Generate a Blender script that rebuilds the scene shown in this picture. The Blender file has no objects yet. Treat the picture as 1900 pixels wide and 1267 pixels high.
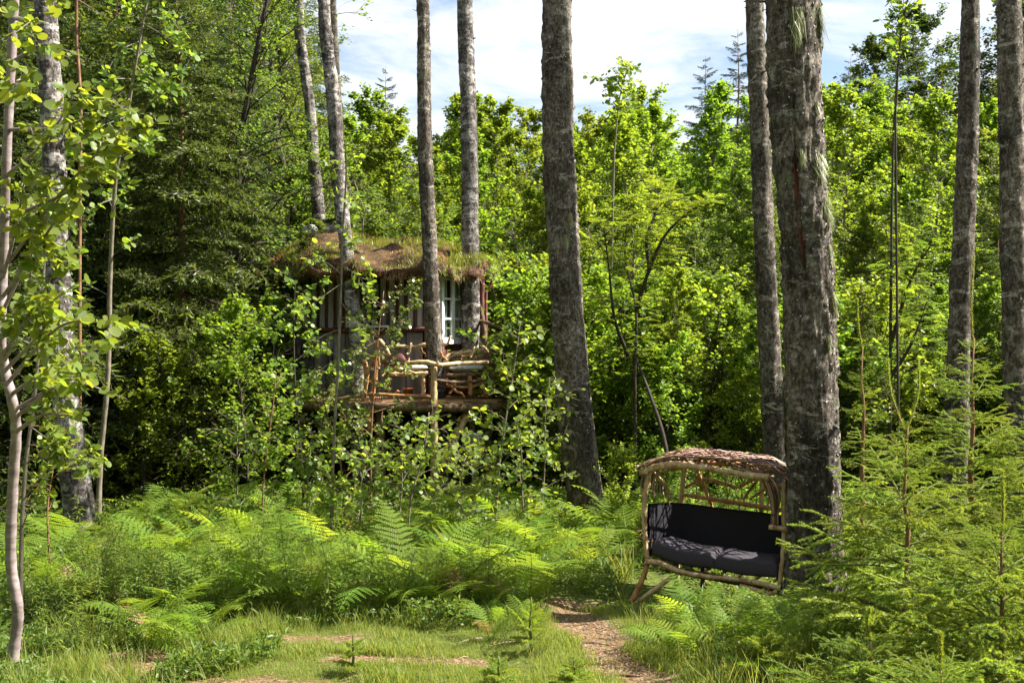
import bpy, math, random
import numpy as np
from mathutils import Vector, Matrix

R = math.radians
rng = np.random.default_rng(7)
random.seed(7)

# ------------------------------------------------------------------ camera, world, sun, exposure
F = 2037.0          # focal length in source pixels (1900 wide)
CZ = 2.3
scene = bpy.context.scene
C = bpy.data.collections.new('scene'); scene.collection.children.link(C)
cam_d = bpy.data.cameras.new('camera'); cam = bpy.data.objects.new('camera', cam_d); C.objects.link(cam)
cam.location = (0, 0, CZ); cam.rotation_euler = (R(90), 0, 0)
cam_d.sensor_width = 36; cam_d.lens = 36 * F / 1900; cam_d.clip_end = 2000; cam_d.clip_start = 0.1
scene.camera = cam

SUN_AZ = 3.0       # degrees from +x towards +y (behind the scene)
SUN_EL = 48.0
world = bpy.data.worlds.new('World'); scene.world = world; world.use_nodes = True
nt = world.node_tree; nt.nodes.clear()
def wn(t, **k):
    n = nt.nodes.new(t)
    for a, b in k.items(): setattr(n, a, b)
    return n
out = wn('ShaderNodeOutputWorld'); bg = wn('ShaderNodeBackground'); bg.inputs[1].default_value = 0.062
sky = wn('ShaderNodeTexSky'); sky.sky_type = 'NISHITA'; sky.sun_disc = False
sky.sun_elevation = R(SUN_EL); sky.sun_rotation = R(90 - SUN_AZ); sky.air_density = 1.0; sky.dust_density = 1.2; sky.ozone_density = 1.5
tc = wn('ShaderNodeTexCoord'); sep = wn('ShaderNodeSeparateXYZ'); nt.links.new(tc.outputs['Generated'], sep.inputs[0])
zc = wn('ShaderNodeMath', operation='MAXIMUM'); zc.inputs[1].default_value = 0.0; nt.links.new(sep.outputs['Z'], zc.inputs[0])
za = wn('ShaderNodeMath', operation='ADD'); za.inputs[1].default_value = 0.12; nt.links.new(zc.outputs[0], za.inputs[0])
dx = wn('ShaderNodeMath', operation='DIVIDE'); dy = wn('ShaderNodeMath', operation='DIVIDE')
nt.links.new(sep.outputs['X'], dx.inputs[0]); nt.links.new(za.outputs[0], dx.inputs[1])
nt.links.new(sep.outputs['Y'], dy.inputs[0]); nt.links.new(za.outputs[0], dy.inputs[1])
cmb = wn('ShaderNodeCombineXYZ'); nt.links.new(dx.outputs[0], cmb.inputs[0]); nt.links.new(dy.outputs[0], cmb.inputs[1])
mp = wn('ShaderNodeMapping'); mp.inputs['Rotation'].default_value = (0, 0, R(25)); mp.inputs['Scale'].default_value = (1.0, 1.2, 1); mp.inputs['Location'].default_value = (3.1, 1.7, 0)
nt.links.new(cmb.outputs[0], mp.inputs[0])
nz = wn('ShaderNodeTexNoise'); nz.inputs['Scale'].default_value = 1.7; nz.inputs['Detail'].default_value = 9; nz.inputs['Roughness'].default_value = 0.62; nz.inputs['Distortion'].default_value = 0.5
nt.links.new(mp.outputs[0], nz.inputs['Vector'])
cr = wn('ShaderNodeValToRGB'); cr.color_ramp.elements[0].position = 0.38; cr.color_ramp.elements[0].color = (0, 0, 0, 1); cr.color_ramp.elements[1].position = 0.56; cr.color_ramp.elements[1].color = (1, 1, 1, 1)
nt.links.new(nz.outputs['Fac'], cr.inputs[0])
cm = wn('ShaderNodeMath', operation='MULTIPLY_ADD'); cm.inputs[1].default_value = 0.80; cm.inputs[2].default_value = 0.08; nt.links.new(cr.outputs[0], cm.inputs[0])
mx = wn('ShaderNodeMix', data_type='RGBA'); nt.links.new(cm.outputs[0], mx.inputs[0]); nt.links.new(sky.outputs[0], mx.inputs[6]); mx.inputs[7].default_value = (5.4, 5.6, 5.9, 1)
nt.links.new(mx.outputs[2], bg.inputs[0]); nt.links.new(bg.outputs[0], out.inputs[0])

sun_d = bpy.data.lights.new('sun', 'SUN'); sun_d.energy = 5.0; sun_d.angle = R(0.55); sun_d.color = (1.0, 0.95, 0.86)
sun = bpy.data.objects.new('sun', sun_d); C.objects.link(sun)
sdir = Vector((math.cos(R(SUN_EL)) * math.cos(R(SUN_AZ)), math.cos(R(SUN_EL)) * math.sin(R(SUN_AZ)), math.sin(R(SUN_EL))))
sun.rotation_euler = sdir.to_track_quat('Z', 'Y').to_euler(); sun.location = (20, 8, 25)

vs = scene.view_settings; vs.view_transform = 'Standard'; vs.look = 'None'; vs.exposure = 1.78; vs.gamma = 1; vs.use_curve_mapping = False
cy = scene.cycles
cy.max_bounces = 7; cy.diffuse_bounces = 4; cy.glossy_bounces = 2; cy.transmission_bounces = 5; cy.transparent_max_bounces = 6
cy.caustics_reflective = False; cy.caustics_refractive = False
cy.use_denoising = True; cy.use_adaptive_sampling = True; cy.adaptive_threshold = 0.02

# ------------------------------------------------------------------ helpers
def P(px, py, d):
    return np.array([(px - 950) / F * d, d, CZ - (py - 633.5) / F * d])

def _hash(ix, iy, iz):
    h = (ix * 374761393 + iy * 668265263 + iz * 2147483647 + 1013) & 0xffffffff
    h = ((h ^ (h >> 13)) * 1274126177) & 0xffffffff
    return ((h ^ (h >> 16)) & 0xffff) / 65535.0
def vnoise(p):
    p = np.asarray(p, float); i = np.floor(p).astype(np.int64); f = p - i; f = f * f * (3 - 2 * f); r = 0
    for a in (0, 1):
        for b in (0, 1):
            for c in (0, 1):
                w = (f[..., 0] if a else 1 - f[..., 0]) * (f[..., 1] if b else 1 - f[..., 1]) * (f[..., 2] if c else 1 - f[..., 2])
                r = r + w * _hash(i[..., 0] + a, i[..., 1] + b, i[..., 2] + c)
    return r
def fbm(p, o=4):
    p = np.asarray(p, float); s = 0; a = 0.5; t = 0
    for k in range(o): s = s + a * vnoise(p * 2 ** k + 17.3 * k); t += a; a *= 0.5
    return s / t

def path_dist(x, y):
    """distance to the footpath centre line"""
    pts = np.array([(1.25, 5.0), (0.95, 7.2), (0.66, 8.4), (0.52, 9.8)])
    x = np.asarray(x, float); y = np.asarray(y, float); best = np.full(np.broadcast(x, y).shape, 1e9)
    for a, b in zip(pts[:-1], pts[1:]):
        d = b - a; t = np.clip(((x - a[0]) * d[0] + (y - a[1]) * d[1]) / (d @ d), 0, 1)
        best = np.minimum(best, np.hypot(x - a[0] - t * d[0], y - a[1] - t * d[1]))
    return best
def gz(x, y):
    x = np.asarray(x, float); y = np.asarray(y, float)
    p = np.stack([x * 0.5 + 50, y * 0.5 + 50, np.zeros_like(x + y)], -1)
    z = (fbm(p, 3) - 0.5) * 0.16 + (fbm(p * 5, 2) - 0.5) * 0.05
    z = z - 0.05 * np.exp(-(path_dist(x, y) / 0.3) ** 2)
    z = z - 0.12 * np.exp(-((x - 1.95) / .9) ** 2 - ((y - 10.0) / .7) ** 2)
    return z - 0.015 * np.clip(y - 14, 0, 30) * (y > 14)
def gz1(x, y): return float(gz(np.array([x]), np.array([y]))[0])

class MB:
    """collects pieces and links them as one mesh object"""
    def __init__(s): s.v = []; s.n = 0; s.q = []; s.t = []; s.g = []; s.sm = True
    def add(s, v, q=None, t=None, mat=0, rnd=None):
        v = np.asarray(v, float).reshape(-1, 3)
        for arr, L, k in ((q, s.q, 4), (t, s.t, 3)):
            if arr is not None and len(arr):
                a = np.asarray(arr, np.int64).reshape(-1, k)
                r = np.full(len(a), random.random()) if rnd is None else np.broadcast_to(np.asarray(rnd, float), (len(a),))
                L.append((a + s.n, np.full(len(a), mat), r))
        s.v.append(v); s.n += len(v); return s
    def inst(s, tv, tq, pos, rot, scl, mat=0, rnd=None, tt=None):
        """template tv placed n times: pos (n,3) rot (n,3,3) scl (n,) or (n,3)"""
        n = len(pos); tv = np.asarray(tv, float); k = len(tv)
        if n == 0: return s
        scl = np.asarray(scl, float); scl = scl[:, None] if scl.ndim == 1 else scl
        vv = tv[None] * scl[:, None, :]
        vv = np.einsum('nij,nkj->nki', rot, vv) + pos[:, None, :]
        off = (np.arange(n) * k)[:, None, None]
        if rnd is None: rnd = rng.random(n)
        if tq is not None and len(tq):
            tq = np.asarray(tq); fq = (tq[None] + off).reshape(-1, 4); s.q.append((fq + s.n, np.full(len(fq), mat), np.repeat(rnd, len(tq))))
        if tt is not None and len(tt):
            tt = np.asarray(tt); ft = (tt[None] + off).reshape(-1, 3); s.t.append((ft + s.n, np.full(len(ft), mat), np.repeat(rnd, len(tt))))
        s.v.append(vv.reshape(-1, 3)); s.n += n * k; return s
    def tube(s, pts, rad, sides=8, mat=0, cap=True, rnd=None, squash=None):
        pts = np.asarray(pts, float); m = len(pts); rad = np.broadcast_to(np.asarray(rad, float), (m,))
        t = np.gradient(pts, axis=0); t /= np.linalg.norm(t, axis=1)[:, None] + 1e-9
        ref = np.array([0.0, 0, 1]) if abs(t[:, 2]).mean() < 0.8 else np.array([1.0, 0, 0])
        a = np.cross(t, ref); a /= np.linalg.norm(a, axis=1)[:, None] + 1e-9; b = np.cross(t, a)
        an = np.arange(sides) * 2 * np.pi / sides
        v = pts[:, None] + rad[:, None, None] * (np.cos(an)[None, :, None] * a[:, None] + np.sin(an)[None, :, None] * b[:, None])
        i = np.arange(m - 1)[:, None] * sides; j = np.arange(sides)[None]; j2 = (j + 1) % sides
        q = np.stack([i + j, i + j2, i + sides + j2, i + sides + j], -1).reshape(-1, 4)
        v = v.reshape(-1, 3); tt = []
        if cap:
            v = np.vstack([v, pts[0], pts[-1]]); c0 = m * sides
            for k in range(sides):
                tt.append((c0, (k + 1) % sides, k)); tt.append((c0 + 1, (m - 1) * sides + k, (m - 1) * sides + (k + 1) % sides))
        return s.add(v, q, tt, mat, rnd)
    def box(s, c, size, rot=None, mat=0, rnd=None, jit=0.0):
        c = np.asarray(c, float); h = np.asarray(size, float) / 2
        v = np.array([(x, y, z) for x in (-1, 1) for y in (-1, 1) for z in (-1, 1)], float) * h
        if jit: v += rng.normal(0, jit, v.shape)
        if rot is not None: v = v @ np.asarray(rot, float).T
        q = [(0, 1, 3, 2), (4, 6, 7, 5), (0, 4, 5, 1), (2, 3, 7, 6), (0, 2, 6, 4), (1, 5, 7, 3)]
        return s.add(v + c, q, None, mat, rnd)
    def mesh(s, name, mats, smooth=True):
        v = np.concatenate(s.v) if s.v else np.zeros((0, 3))
        me = bpy.data.meshes.new(name)
        nq = sum(len(a[0]) for a in s.q); ntr = sum(len(a[0]) for a in s.t)
        loops = np.concatenate([a[0].ravel() for a in s.q] + [a[0].ravel() for a in s.t])
        tot = np.concatenate([np.full(nq, 4), np.full(ntr, 3)]); st = np.concatenate([[0], np.cumsum(tot)[:-1]])
        me.vertices.add(len(v)); me.vertices.foreach_set('co', v.ravel().astype(np.float32))
        me.loops.add(len(loops)); me.loops.foreach_set('vertex_index', loops.astype(np.int32))
        me.polygons.add(nq + ntr); me.polygons.foreach_set('loop_start', st.astype(np.int32)); me.polygons.foreach_set('loop_total', tot.astype(np.int32))
        me.polygons.foreach_set('material_index', np.concatenate([a[1] for a in s.q + s.t]).astype(np.int32))
        me.polygons.foreach_set('use_smooth', np.full(nq + ntr, smooth))
        at = me.attributes.new('rnd', 'FLOAT', 'FACE'); at.data.foreach_set('value', np.concatenate([a[2] for a in s.q + s.t]).astype(np.float32))
        me.update(); me.validate()
        for m in (mats if isinstance(mats, (list, tuple)) else [mats]): me.materials.append(m)
        return me
    def build(s, name, mats, parent=None, loc=(0, 0, 0), smooth=True):
        return link(name, s.mesh(name, mats, smooth), parent, loc)

def link(name, me, parent=None, loc=(0, 0, 0), rz=0, sc=1):
    o = bpy.data.objects.new(name, me); C.objects.link(o); o.location = loc
    if rz: o.rotation_euler = (0, 0, rz)
    if sc != 1: o.scale = (sc,) * 3
    if parent is not None: o.parent = parent
    return o
def tag(o, label=None, cat=None, group=None, kind=None):
    for k, v in (('label', label), ('category', cat), ('group', group), ('kind', kind)):
        if v: o[k] = v
    return o
def thing(name, loc, label, cat, group=None, rz=0):
    return tag(link(name, None, None, tuple(float(a) for a in loc), rz), label, cat, group)
KIDS = {}
def clone(root, loc, rz=0, sc=1.0, label=None, group=None):
    """a copy of a thing with copies of its parts"""
    if root.name not in KIDS: KIDS[root.name] = [(c, list(c.children)) for c in root.children]
    r = root.copy(); C.objects.link(r); r.location = tuple(float(a) for a in loc); r.rotation_euler = (0, 0, rz); r.scale = (sc,) * 3
    if label: r['label'] = label
    if group: r['group'] = group
    for ch, gs in KIDS[root.name]:
        c = ch.copy(); C.objects.link(c); c.parent = r
        for g in gs:
            d = g.copy(); C.objects.link(d); d.parent = c
    return r

def frames(nrm, fwd):
    """rotation matrices whose z is nrm and y is as near fwd as possible"""
    z = nrm / (np.linalg.norm(nrm, axis=1)[:, None] + 1e-9)
    y = fwd - (fwd * z).sum(1)[:, None] * z; y /= np.linalg.norm(y, axis=1)[:, None] + 1e-9
    x = np.cross(y, z); return np.stack([x, y, z], -1)
def unit(n):
    v = rng.normal(size=(n, 3)); return v / np.linalg.norm(v, axis=1)[:, None]
def catmull(pts, m=8):
    pts = np.asarray(pts, float); p = np.vstack([2 * pts[0] - pts[1], pts, 2 * pts[-1] - pts[-2]]); o = []
    for i in range(1, len(p) - 2):
        for t in np.linspace(0, 1, m, endpoint=False):
            a, b, c, d = p[i - 1], p[i], p[i + 1], p[i + 2]
            o.append(0.5 * (2 * b + (c - a) * t + (2 * a - 5 * b + 4 * c - d) * t * t + (3 * b - a - 3 * c + d) * t ** 3))
    o.append(p[-2]); return np.array(o)

# ------------------------------------------------------------------ materials
def newmat(name):
    m = bpy.data.materials.new(name); m.use_nodes = True; t = m.node_tree; t.nodes.clear()
    o = t.nodes.new('ShaderNodeOutputMaterial')
    def N(k, ins=None, **kw):
        n = t.nodes.new(k)
        for a, b in kw.items(): setattr(n, a, b)
        for a, b in (ins or {}).items():
            if isinstance(b, bpy.types.NodeSocket): t.links.new(b, n.inputs[a])
            else: n.inputs[a].default_value = b
        return n
    return m, t, o, N
def c4(c): return (c[0], c[1], c[2], 1)
def ramp(N, fac, stops):
    n = N('ShaderNodeValToRGB', {0: fac}); e = n.color_ramp.elements
    while len(e) < len(stops): e.new(0.5)
    for k, (p, c) in enumerate(stops): e[k].position = p; e[k].color = c4(c) if not isinstance(c, (int, float)) else (c, c, c, 1)
    return n.outputs[0]
def leafmat(name, cols, trans=1.5, tmix=0.45, rough=0.45, spec=0.35, tint=(1.15, 1.0, 0.55)):
    m, t, o, N = newmat(name)
    a = N('ShaderNodeAttribute', attribute_name='rnd'); oi = N('ShaderNodeObjectInfo')
    s = N('ShaderNodeMath', {0: a.outputs['Fac'], 1: oi.outputs['Random']}, operation='ADD'); f = N('ShaderNodeMath', {0: s.outputs[0]}, operation='FRACT')
    col = ramp(N, f.outputs[0], [(i / (len(cols) - 1), c) for i, c in enumerate(cols)])
    hr = N('ShaderNodeMath', {0: N('ShaderNodeMath', {0: oi.outputs['Random'], 1: 7.31}, operation='MULTIPLY').outputs[0]}, operation='FRACT')
    hv = N('ShaderNodeHueSaturation', {'Hue': N('ShaderNodeMapRange', {0: hr.outputs[0], 3: 0.482, 4: 0.514}).outputs[0], 'Saturation': 1.0, 'Value': N('ShaderNodeMapRange', {0: oi.outputs['Random'], 3: 0.8, 4: 1.2}).outputs[0], 'Color': col})
    tcn = N('ShaderNodeMix', {0: 1.0, 6: hv.outputs[0], 7: (trans * tint[0], trans * tint[1], trans * tint[2], 1)}, data_type='RGBA', blend_type='MULTIPLY')
    tcn.clamp_result = False
    b = N('ShaderNodeBsdfPrincipled', {'Base Color': hv.outputs[0], 'Roughness': rough, 'Specular IOR Level': spec})
    tr = N('ShaderNodeBsdfTranslucent', {'Color': tcn.outputs[2]})
    mxn = N('ShaderNodeMixShader', {0: tmix, 1: b.outputs[0], 2: tr.outputs[0]})
    t.links.new(mxn.outputs[0], o.inputs[0]); return m
def noisemat(name, stops, scale=(8, 8, 8), detail=6, rough=0.8, bump=0.3, bscale=None, spec=0.25, usernd=0.0, dist=0.01, ndist=0.0):
    m, t, o, N = newmat(name)
    tcn = N('ShaderNodeTexCoord'); mpn = N('ShaderNodeMapping', {0: tcn.outputs['Object'], 'Scale': scale})
    nn = N('ShaderNodeTexNoise', {'Vector': mpn.outputs[0], 'Scale': 1.0, 'Detail': detail, 'Roughness': 0.6, 'Distortion': ndist})
    fac = nn.outputs['Fac']
    if usernd:
        a = N('ShaderNodeAttribute', attribute_name='rnd'); oi = N('ShaderNodeObjectInfo')
        s = N('ShaderNodeMath', {0: a.outputs['Fac'], 1: oi.outputs['Random']}, operation='ADD'); f = N('ShaderNodeMath', {0: s.outputs[0]}, operation='FRACT')
        g = N('ShaderNodeMath', {0: f.outputs[0], 1: -0.5}, operation='ADD')
        fac = N('ShaderNodeMath', {0: g.outputs[0], 1: usernd, 2: fac}, operation='MULTIPLY_ADD').outputs[0]
    col = ramp(N, fac, stops)
    b = N('ShaderNodeBsdfPrincipled', {'Base Color': col, 'Roughness': rough, 'Specular IOR Level': spec})
    if bump:
        mp2 = N('ShaderNodeMapping', {0: tcn.outputs['Object'], 'Scale': bscale or tuple(s * 2.5 for s in scale)})
        n2 = N('ShaderNodeTexNoise', {'Vector': mp2.outputs[0], 'Scale': 1.0, 'Detail': 5, 'Roughness': 0.65})
        bp = N('ShaderNodeBump', {'Strength': bump, 'Distance': dist, 'Height': n2.outputs['Fac']}); t.links.new(bp.outputs[0], b.inputs['Normal'])
    t.links.new(b.outputs[0], o.inputs[0]); return m

def barkmat(name, dark, mid, pale, amount=0.5, scale=1.0, lichen=0.5):
    m, t, o, N = newmat(name)
    tcn = N('ShaderNodeTexCoord').outputs['Object']
    def nz_(sc, d=6, r=0.62, di=0.0): return N('ShaderNodeTexNoise', {'Vector': N('ShaderNodeMapping', {0: tcn, 'Scale': tuple(s * scale for s in sc)}).outputs[0], 'Scale': 1.0, 'Detail': d, 'Roughness': r, 'Distortion': di}).outputs['Fac']
    fine = nz_((38, 38, 26), 7, 0.7)
    med = nz_((13, 13, 7), 6, 0.7, 0.4); fm = N('ShaderNodeMath', {0: fine, 1: med}, operation='ADD').outputs[0]; fm = N('ShaderNodeMath', {0: fm, 1: 0.5}, operation='MULTIPLY').outputs[0]
    base = ramp(N, fm, [(0.38, dark), (0.49, mid), (0.57, tuple(c * .7 + d * .3 for c, d in zip(mid, pale))), (0.66, tuple(c * .8 for c in pale))])
    lowf = N('ShaderNodeMapRange', {0: nz_((1.6, 1.6, 0.9), 3, 0.55, 0.3), 1: 0.35, 2: 0.65, 3: 0.45, 4: 1.5}).outputs[0]
    base = N('ShaderNodeMix', {0: 1.0, 6: base, 7: lowf}, data_type='RGBA', blend_type='MULTIPLY').outputs[2]
    band = nz_((5, 5, 11), 8, 0.68, 0.6)
    pm = ramp(N, band, [(0.60 - 0.12 * amount, 0.0), (0.66 - 0.12 * amount, 1.0)])
    big = ramp(N, nz_((2.2, 2.2, 1.3), 3), [(0.38, 0.0), (0.55, 1.0)])
    k = N('ShaderNodeMath', {0: pm, 1: big}, operation='MULTIPLY'); k.use_clamp = True
    brk = ramp(N, nz_((60, 60, 24), 4, 0.7), [(0.40, 0.15), (0.55, 1.0)])
    k2 = N('ShaderNodeMath', {0: k.outputs[0], 1: brk}, operation='MULTIPLY')
    c1 = N('ShaderNodeMix', {0: k2.outputs[0], 6: base, 7: c4(pale)}, data_type='RGBA')
    lm = ramp(N, nz_((5.3, 5.3, 3.1), 7, 0.72), [(0.58, 0.0), (0.66, lichen)])
    c2 = N('ShaderNodeMix', {0: lm, 6: c1.outputs[2], 7: (0.16, 0.18, 0.10, 1)}, data_type='RGBA')
    b = N('ShaderNodeBsdfPrincipled', {'Base Color': c2.outputs[2], 'Roughness': 0.85, 'Specular IOR Level': 0.2})
    h = N('ShaderNodeMath', {0: fine, 1: nz_((16, 16, 11), 4)}, operation='ADD')
    bp = N('ShaderNodeBump', {'Strength': 0.8, 'Distance': 0.007, 'Height': h.outputs[0]}); t.links.new(bp.outputs[0], b.inputs['Normal'])
    t.links.new(b.outputs[0], o.inputs[0]); return m

M = {}
M['aspen'] = leafmat('aspen_leaf', [(0.078, 0.138, 0.015), (0.127, 0.197, 0.018), (0.170, 0.251, 0.024), (0.104, 0.164, 0.022)], 2.3, 0.46)
M['aspen_near'] = leafmat('aspen_leaf_near', [(0.085, 0.146, 0.018), (0.141, 0.202, 0.023), (0.169, 0.225, 0.027)], 2.3, 0.5)
M['birch'] = leafmat('birch_leaf', [(0.063, 0.103, 0.017), (0.097, 0.151, 0.024), (0.142, 0.193, 0.030)], 2.0, 0.4, 0.38, 0.5)
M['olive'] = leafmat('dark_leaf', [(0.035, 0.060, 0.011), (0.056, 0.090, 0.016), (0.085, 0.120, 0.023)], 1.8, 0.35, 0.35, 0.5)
M['rowan'] = leafmat('rowan_leaf', [(0.082, 0.144, 0.019), (0.126, 0.197, 0.019), (0.161, 0.224, 0.023)], 2.3, 0.45)
M['spruce'] = leafmat('spruce_needle', [(0.053, 0.099, 0.017), (0.097, 0.158, 0.026), (0.138, 0.216, 0.032)], 1.8, 0.34, 0.45, 0.35)
M['spruce_near'] = leafmat('young_spruce_needle', [(0.112, 0.181, 0.031), (0.191, 0.260, 0.036), (0.247, 0.315, 0.043)], 2.0, 0.42, 0.4, 0.35, (1.1, 1.0, .5))
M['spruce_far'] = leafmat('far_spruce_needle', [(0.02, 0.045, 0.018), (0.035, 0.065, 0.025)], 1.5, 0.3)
M['fern'] = leafmat('fern_frond', [(0.103, 0.178, 0.021), (0.136, 0.221, 0.026), (0.180, 0.254, 0.030)], 2.2, 0.48, 0.6, 0.15)
M['herb'] = leafmat('herb_leaf', [(0.074, 0.125, 0.018), (0.117, 0.177, 0.023), (0.162, 0.206, 0.032)], 2.0, 0.42)
M['grass'] = leafmat('grass_blade', [(0.11, 0.17, 0.025), (0.155, 0.21, 0.035), (0.20, 0.24, 0.05), (0.25, 0.235, 0.09)], 1.9, 0.42)
M['drygrass'] = leafmat('dry_grass', [(0.26, 0.14, 0.06), (0.36, 0.25, 0.13), (0.20, 0.095, 0.04), (0.20, 0.18, 0.06)], 1.2, 0.25)
M['moss'] = leafmat('roof_grass', [(0.115, 0.179, 0.018), (0.184, 0.228, 0.027), (0.230, 0.228, 0.045), (0.104, 0.179, 0.018)], 1.6, 0.35)
M['usnea'] = leafmat('beard_lichen', [(0.17, 0.20, 0.07), (0.23, 0.25, 0.10), (0.28, 0.29, 0.13)], 1.2, 0.3)
M['redwood'] = noisemat('exposed_red_wood', [(0.3, (0.03, 0.012, 0.008)), (0.5, (0.13, 0.04, 0.022)), (0.7, (0.22, 0.09, 0.05))], (40, 40, 4), rough=0.7)
M['bark'] = barkmat('birch_bark', (0.006, 0.005, 0.004), (0.060, 0.047, 0.034), (0.34, 0.295, 0.25), 0.5)
M['bark_pale'] = barkmat('pale_birch_bark', (0.008, 0.007, 0.006), (0.06, 0.048, 0.041), (0.44, 0.41, 0.38), 0.85)
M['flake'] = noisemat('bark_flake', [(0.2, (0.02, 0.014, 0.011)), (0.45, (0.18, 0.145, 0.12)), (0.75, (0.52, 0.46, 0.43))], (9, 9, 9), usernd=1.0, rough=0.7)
M['aspen_bark'] = noisemat('aspen_bark', [(0.3, (0.13, 0.095, 0.09)), (0.5, (0.25, 0.195, 0.19)), (0.7, (0.36, 0.30, 0.30))], (9, 9, 22), rough=0.65, bump=0.35, bscale=(20, 20, 90), dist=0.004)
M['twig'] = noisemat('dark_twig', [(0.3, (0.022, 0.016, 0.012)), (0.7, (0.07, 0.055, 0.04))], (20, 20, 8), rough=0.8)
M['stem'] = noisemat('stem_bark', [(0.3, (0.09, 0.075, 0.055)), (0.7, (0.26, 0.22, 0.16))], (22, 22, 10), rough=0.75)
M['redstem'] = noisemat('red_stem_bark', [(0.3, (0.12, 0.055, 0.03)), (0.7, (0.30, 0.16, 0.09))], (20, 20, 9), rough=0.75)
M['shoot'] = noisemat('green_stalk', [(0.3, (0.08, 0.11, 0.03)), (0.7, (0.16, 0.19, 0.06))], (22, 22, 10), rough=0.6)
M['peeled'] = noisemat('peeled_branch', [(0.30, (0.14, 0.065, 0.03)), (0.42, (0.34, 0.21, 0.10)), (0.62, (0.56, 0.42, 0.22))], (16, 16, 7), rough=0.5, bump=0.35, spec=0.4, ndist=0.8)
M['peeled_red'] = noisemat('orange_branch', [(0.30, (0.12, 0.05, 0.025)), (0.48, (0.36, 0.16, 0.06)), (0.68, (0.5, 0.3, 0.14))], (16, 16, 8), rough=0.45, bump=0.35, spec=0.4, ndist=0.8)
M['brownwood'] = noisemat('brown_branch', [(0.3, (0.045, 0.026, 0.016)), (0.5, (0.13, 0.08, 0.045)), (0.7, (0.26, 0.17, 0.10))], (13, 13, 13), rough=0.75, bump=0.5)
M['wicker'] = noisemat('wicker_twig', [(0.3, (0.07, 0.028, 0.018)), (0.5, (0.19, 0.09, 0.055)), (0.72, (0.38, 0.25, 0.16))], (12, 12, 12), rough=0.38, usernd=0.6, spec=0.5)
M['plank'] = noisemat('deck_plank', [(0.3, (0.10, 0.055, 0.025)), (0.5, (0.24, 0.14, 0.065)), (0.72, (0.40, 0.27, 0.14))], (3, 30, 30), usernd=0.35, bump=0.5, rough=0.65)
M['greyboard'] = noisemat('grey_board', [(0.3, (0.17, 0.16, 0.17)), (0.5, (0.33, 0.32, 0.34)), (0.7, (0.47, 0.45, 0.46))], (26, 26, 2.5), usernd=0.3, bump=0.4)
M['redboard'] = noisemat('red_board', [(0.3, (0.06, 0.022, 0.018)), (0.5, (0.13, 0.045, 0.035)), (0.7, (0.24, 0.11, 0.09))], (26, 26, 2.5), usernd=0.2, bump=0.4)
M['panel'] = noisemat('weathered_panel', [(0.3, (0.08, 0.065, 0.06)), (0.5, (0.2, 0.18, 0.17)), (0.72, (0.40, 0.38, 0.36))], (4, 4, 1.6), usernd=0.3, bump=0.35)
M['white'] = noisemat('white_paint', [(0.3, (0.55, 0.55, 0.54)), (0.6, (0.78, 0.78, 0.76))], (14, 14, 14), rough=0.5, bump=0.15)
M['curtain'] = noisemat('white_curtain', [(0.3, (0.52, 0.52, 0.53)), (0.7, (0.74, 0.74, 0.74))], (40, 40, 3), rough=0.9, bump=0.5)
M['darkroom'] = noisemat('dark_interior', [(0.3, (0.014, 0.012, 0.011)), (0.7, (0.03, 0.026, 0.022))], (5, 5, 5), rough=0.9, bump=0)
M['cloth'] = noisemat('charcoal_cushion', [(0.3, (0.036, 0.032, 0.038)), (0.7, (0.060, 0.054, 0.062))], (160, 160, 160), rough=0.85, bump=0.3, dist=0.002, spec=0.2)
M['blackcloth'] = noisemat('black_canvas', [(0.3, (0.018, 0.017, 0.020)), (0.7, (0.034, 0.032, 0.038))], (150, 150, 150), rough=0.9, bump=0.25, dist=0.002, spec=0.15)
M['beige'] = noisemat('beige_cushion', [(0.3, (0.26, 0.24, 0.21)), (0.7, (0.42, 0.39, 0.34))], (30, 30, 30), rough=0.9, bump=0.3)
M['pot'] = noisemat('terracotta', [(0.3, (0.30, 0.09, 0.04)), (0.7, (0.48, 0.17, 0.08))], (12, 12, 12), rough=0.8)
M['tin'] = noisemat('pale_tin', [(0.3, (0.30, 0.33, 0.30)), (0.7, (0.5, 0.53, 0.5))], (12, 12, 12), rough=0.5)
M['stone'] = noisemat('grey_stone', [(0.3, (0.14, 0.14, 0.14)), (0.7, (0.4, 0.4, 0.41))], (12, 12, 12), rough=0.8)
M['slate'] = noisemat('dark_slate', [(0.3, (0.03, 0.03, 0.035)), (0.7, (0.09, 0.09, 0.10))], (20, 20, 20), rough=0.6)
M['rubber'] = noisemat('black_rubber', [(0.3, (0.012, 0.012, 0.012)), (0.7, (0.03, 0.03, 0.03))], (30, 30, 30), rough=0.7)
M['metal'] = noisemat('grey_rim', [(0.3, (0.28, 0.30, 0.28)), (0.7, (0.45, 0.47, 0.45))], (30, 30, 30), rough=0.35, bump=0, spec=0.6)
M['orange'] = noisemat('orange_paint', [(0.3, (0.55, 0.10, 0.015)), (0.7, (0.75, 0.17, 0.02))], (9, 9, 9), rough=0.45, bump=0)
M['pink'] = leafmat('pink_flower', [(0.5, 0.22, 0.30), (0.65, 0.4, 0.45)], 0.8, 0.2)
M['humus'] = noisemat('turf_soil', [(0.3, (0.02, 0.012, 0.008)), (0.5, (0.07, 0.035, 0.02)), (0.7, (0.16, 0.09, 0.04))], (7, 7, 7), rough=0.95, bump=0.8, dist=0.03)
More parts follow.
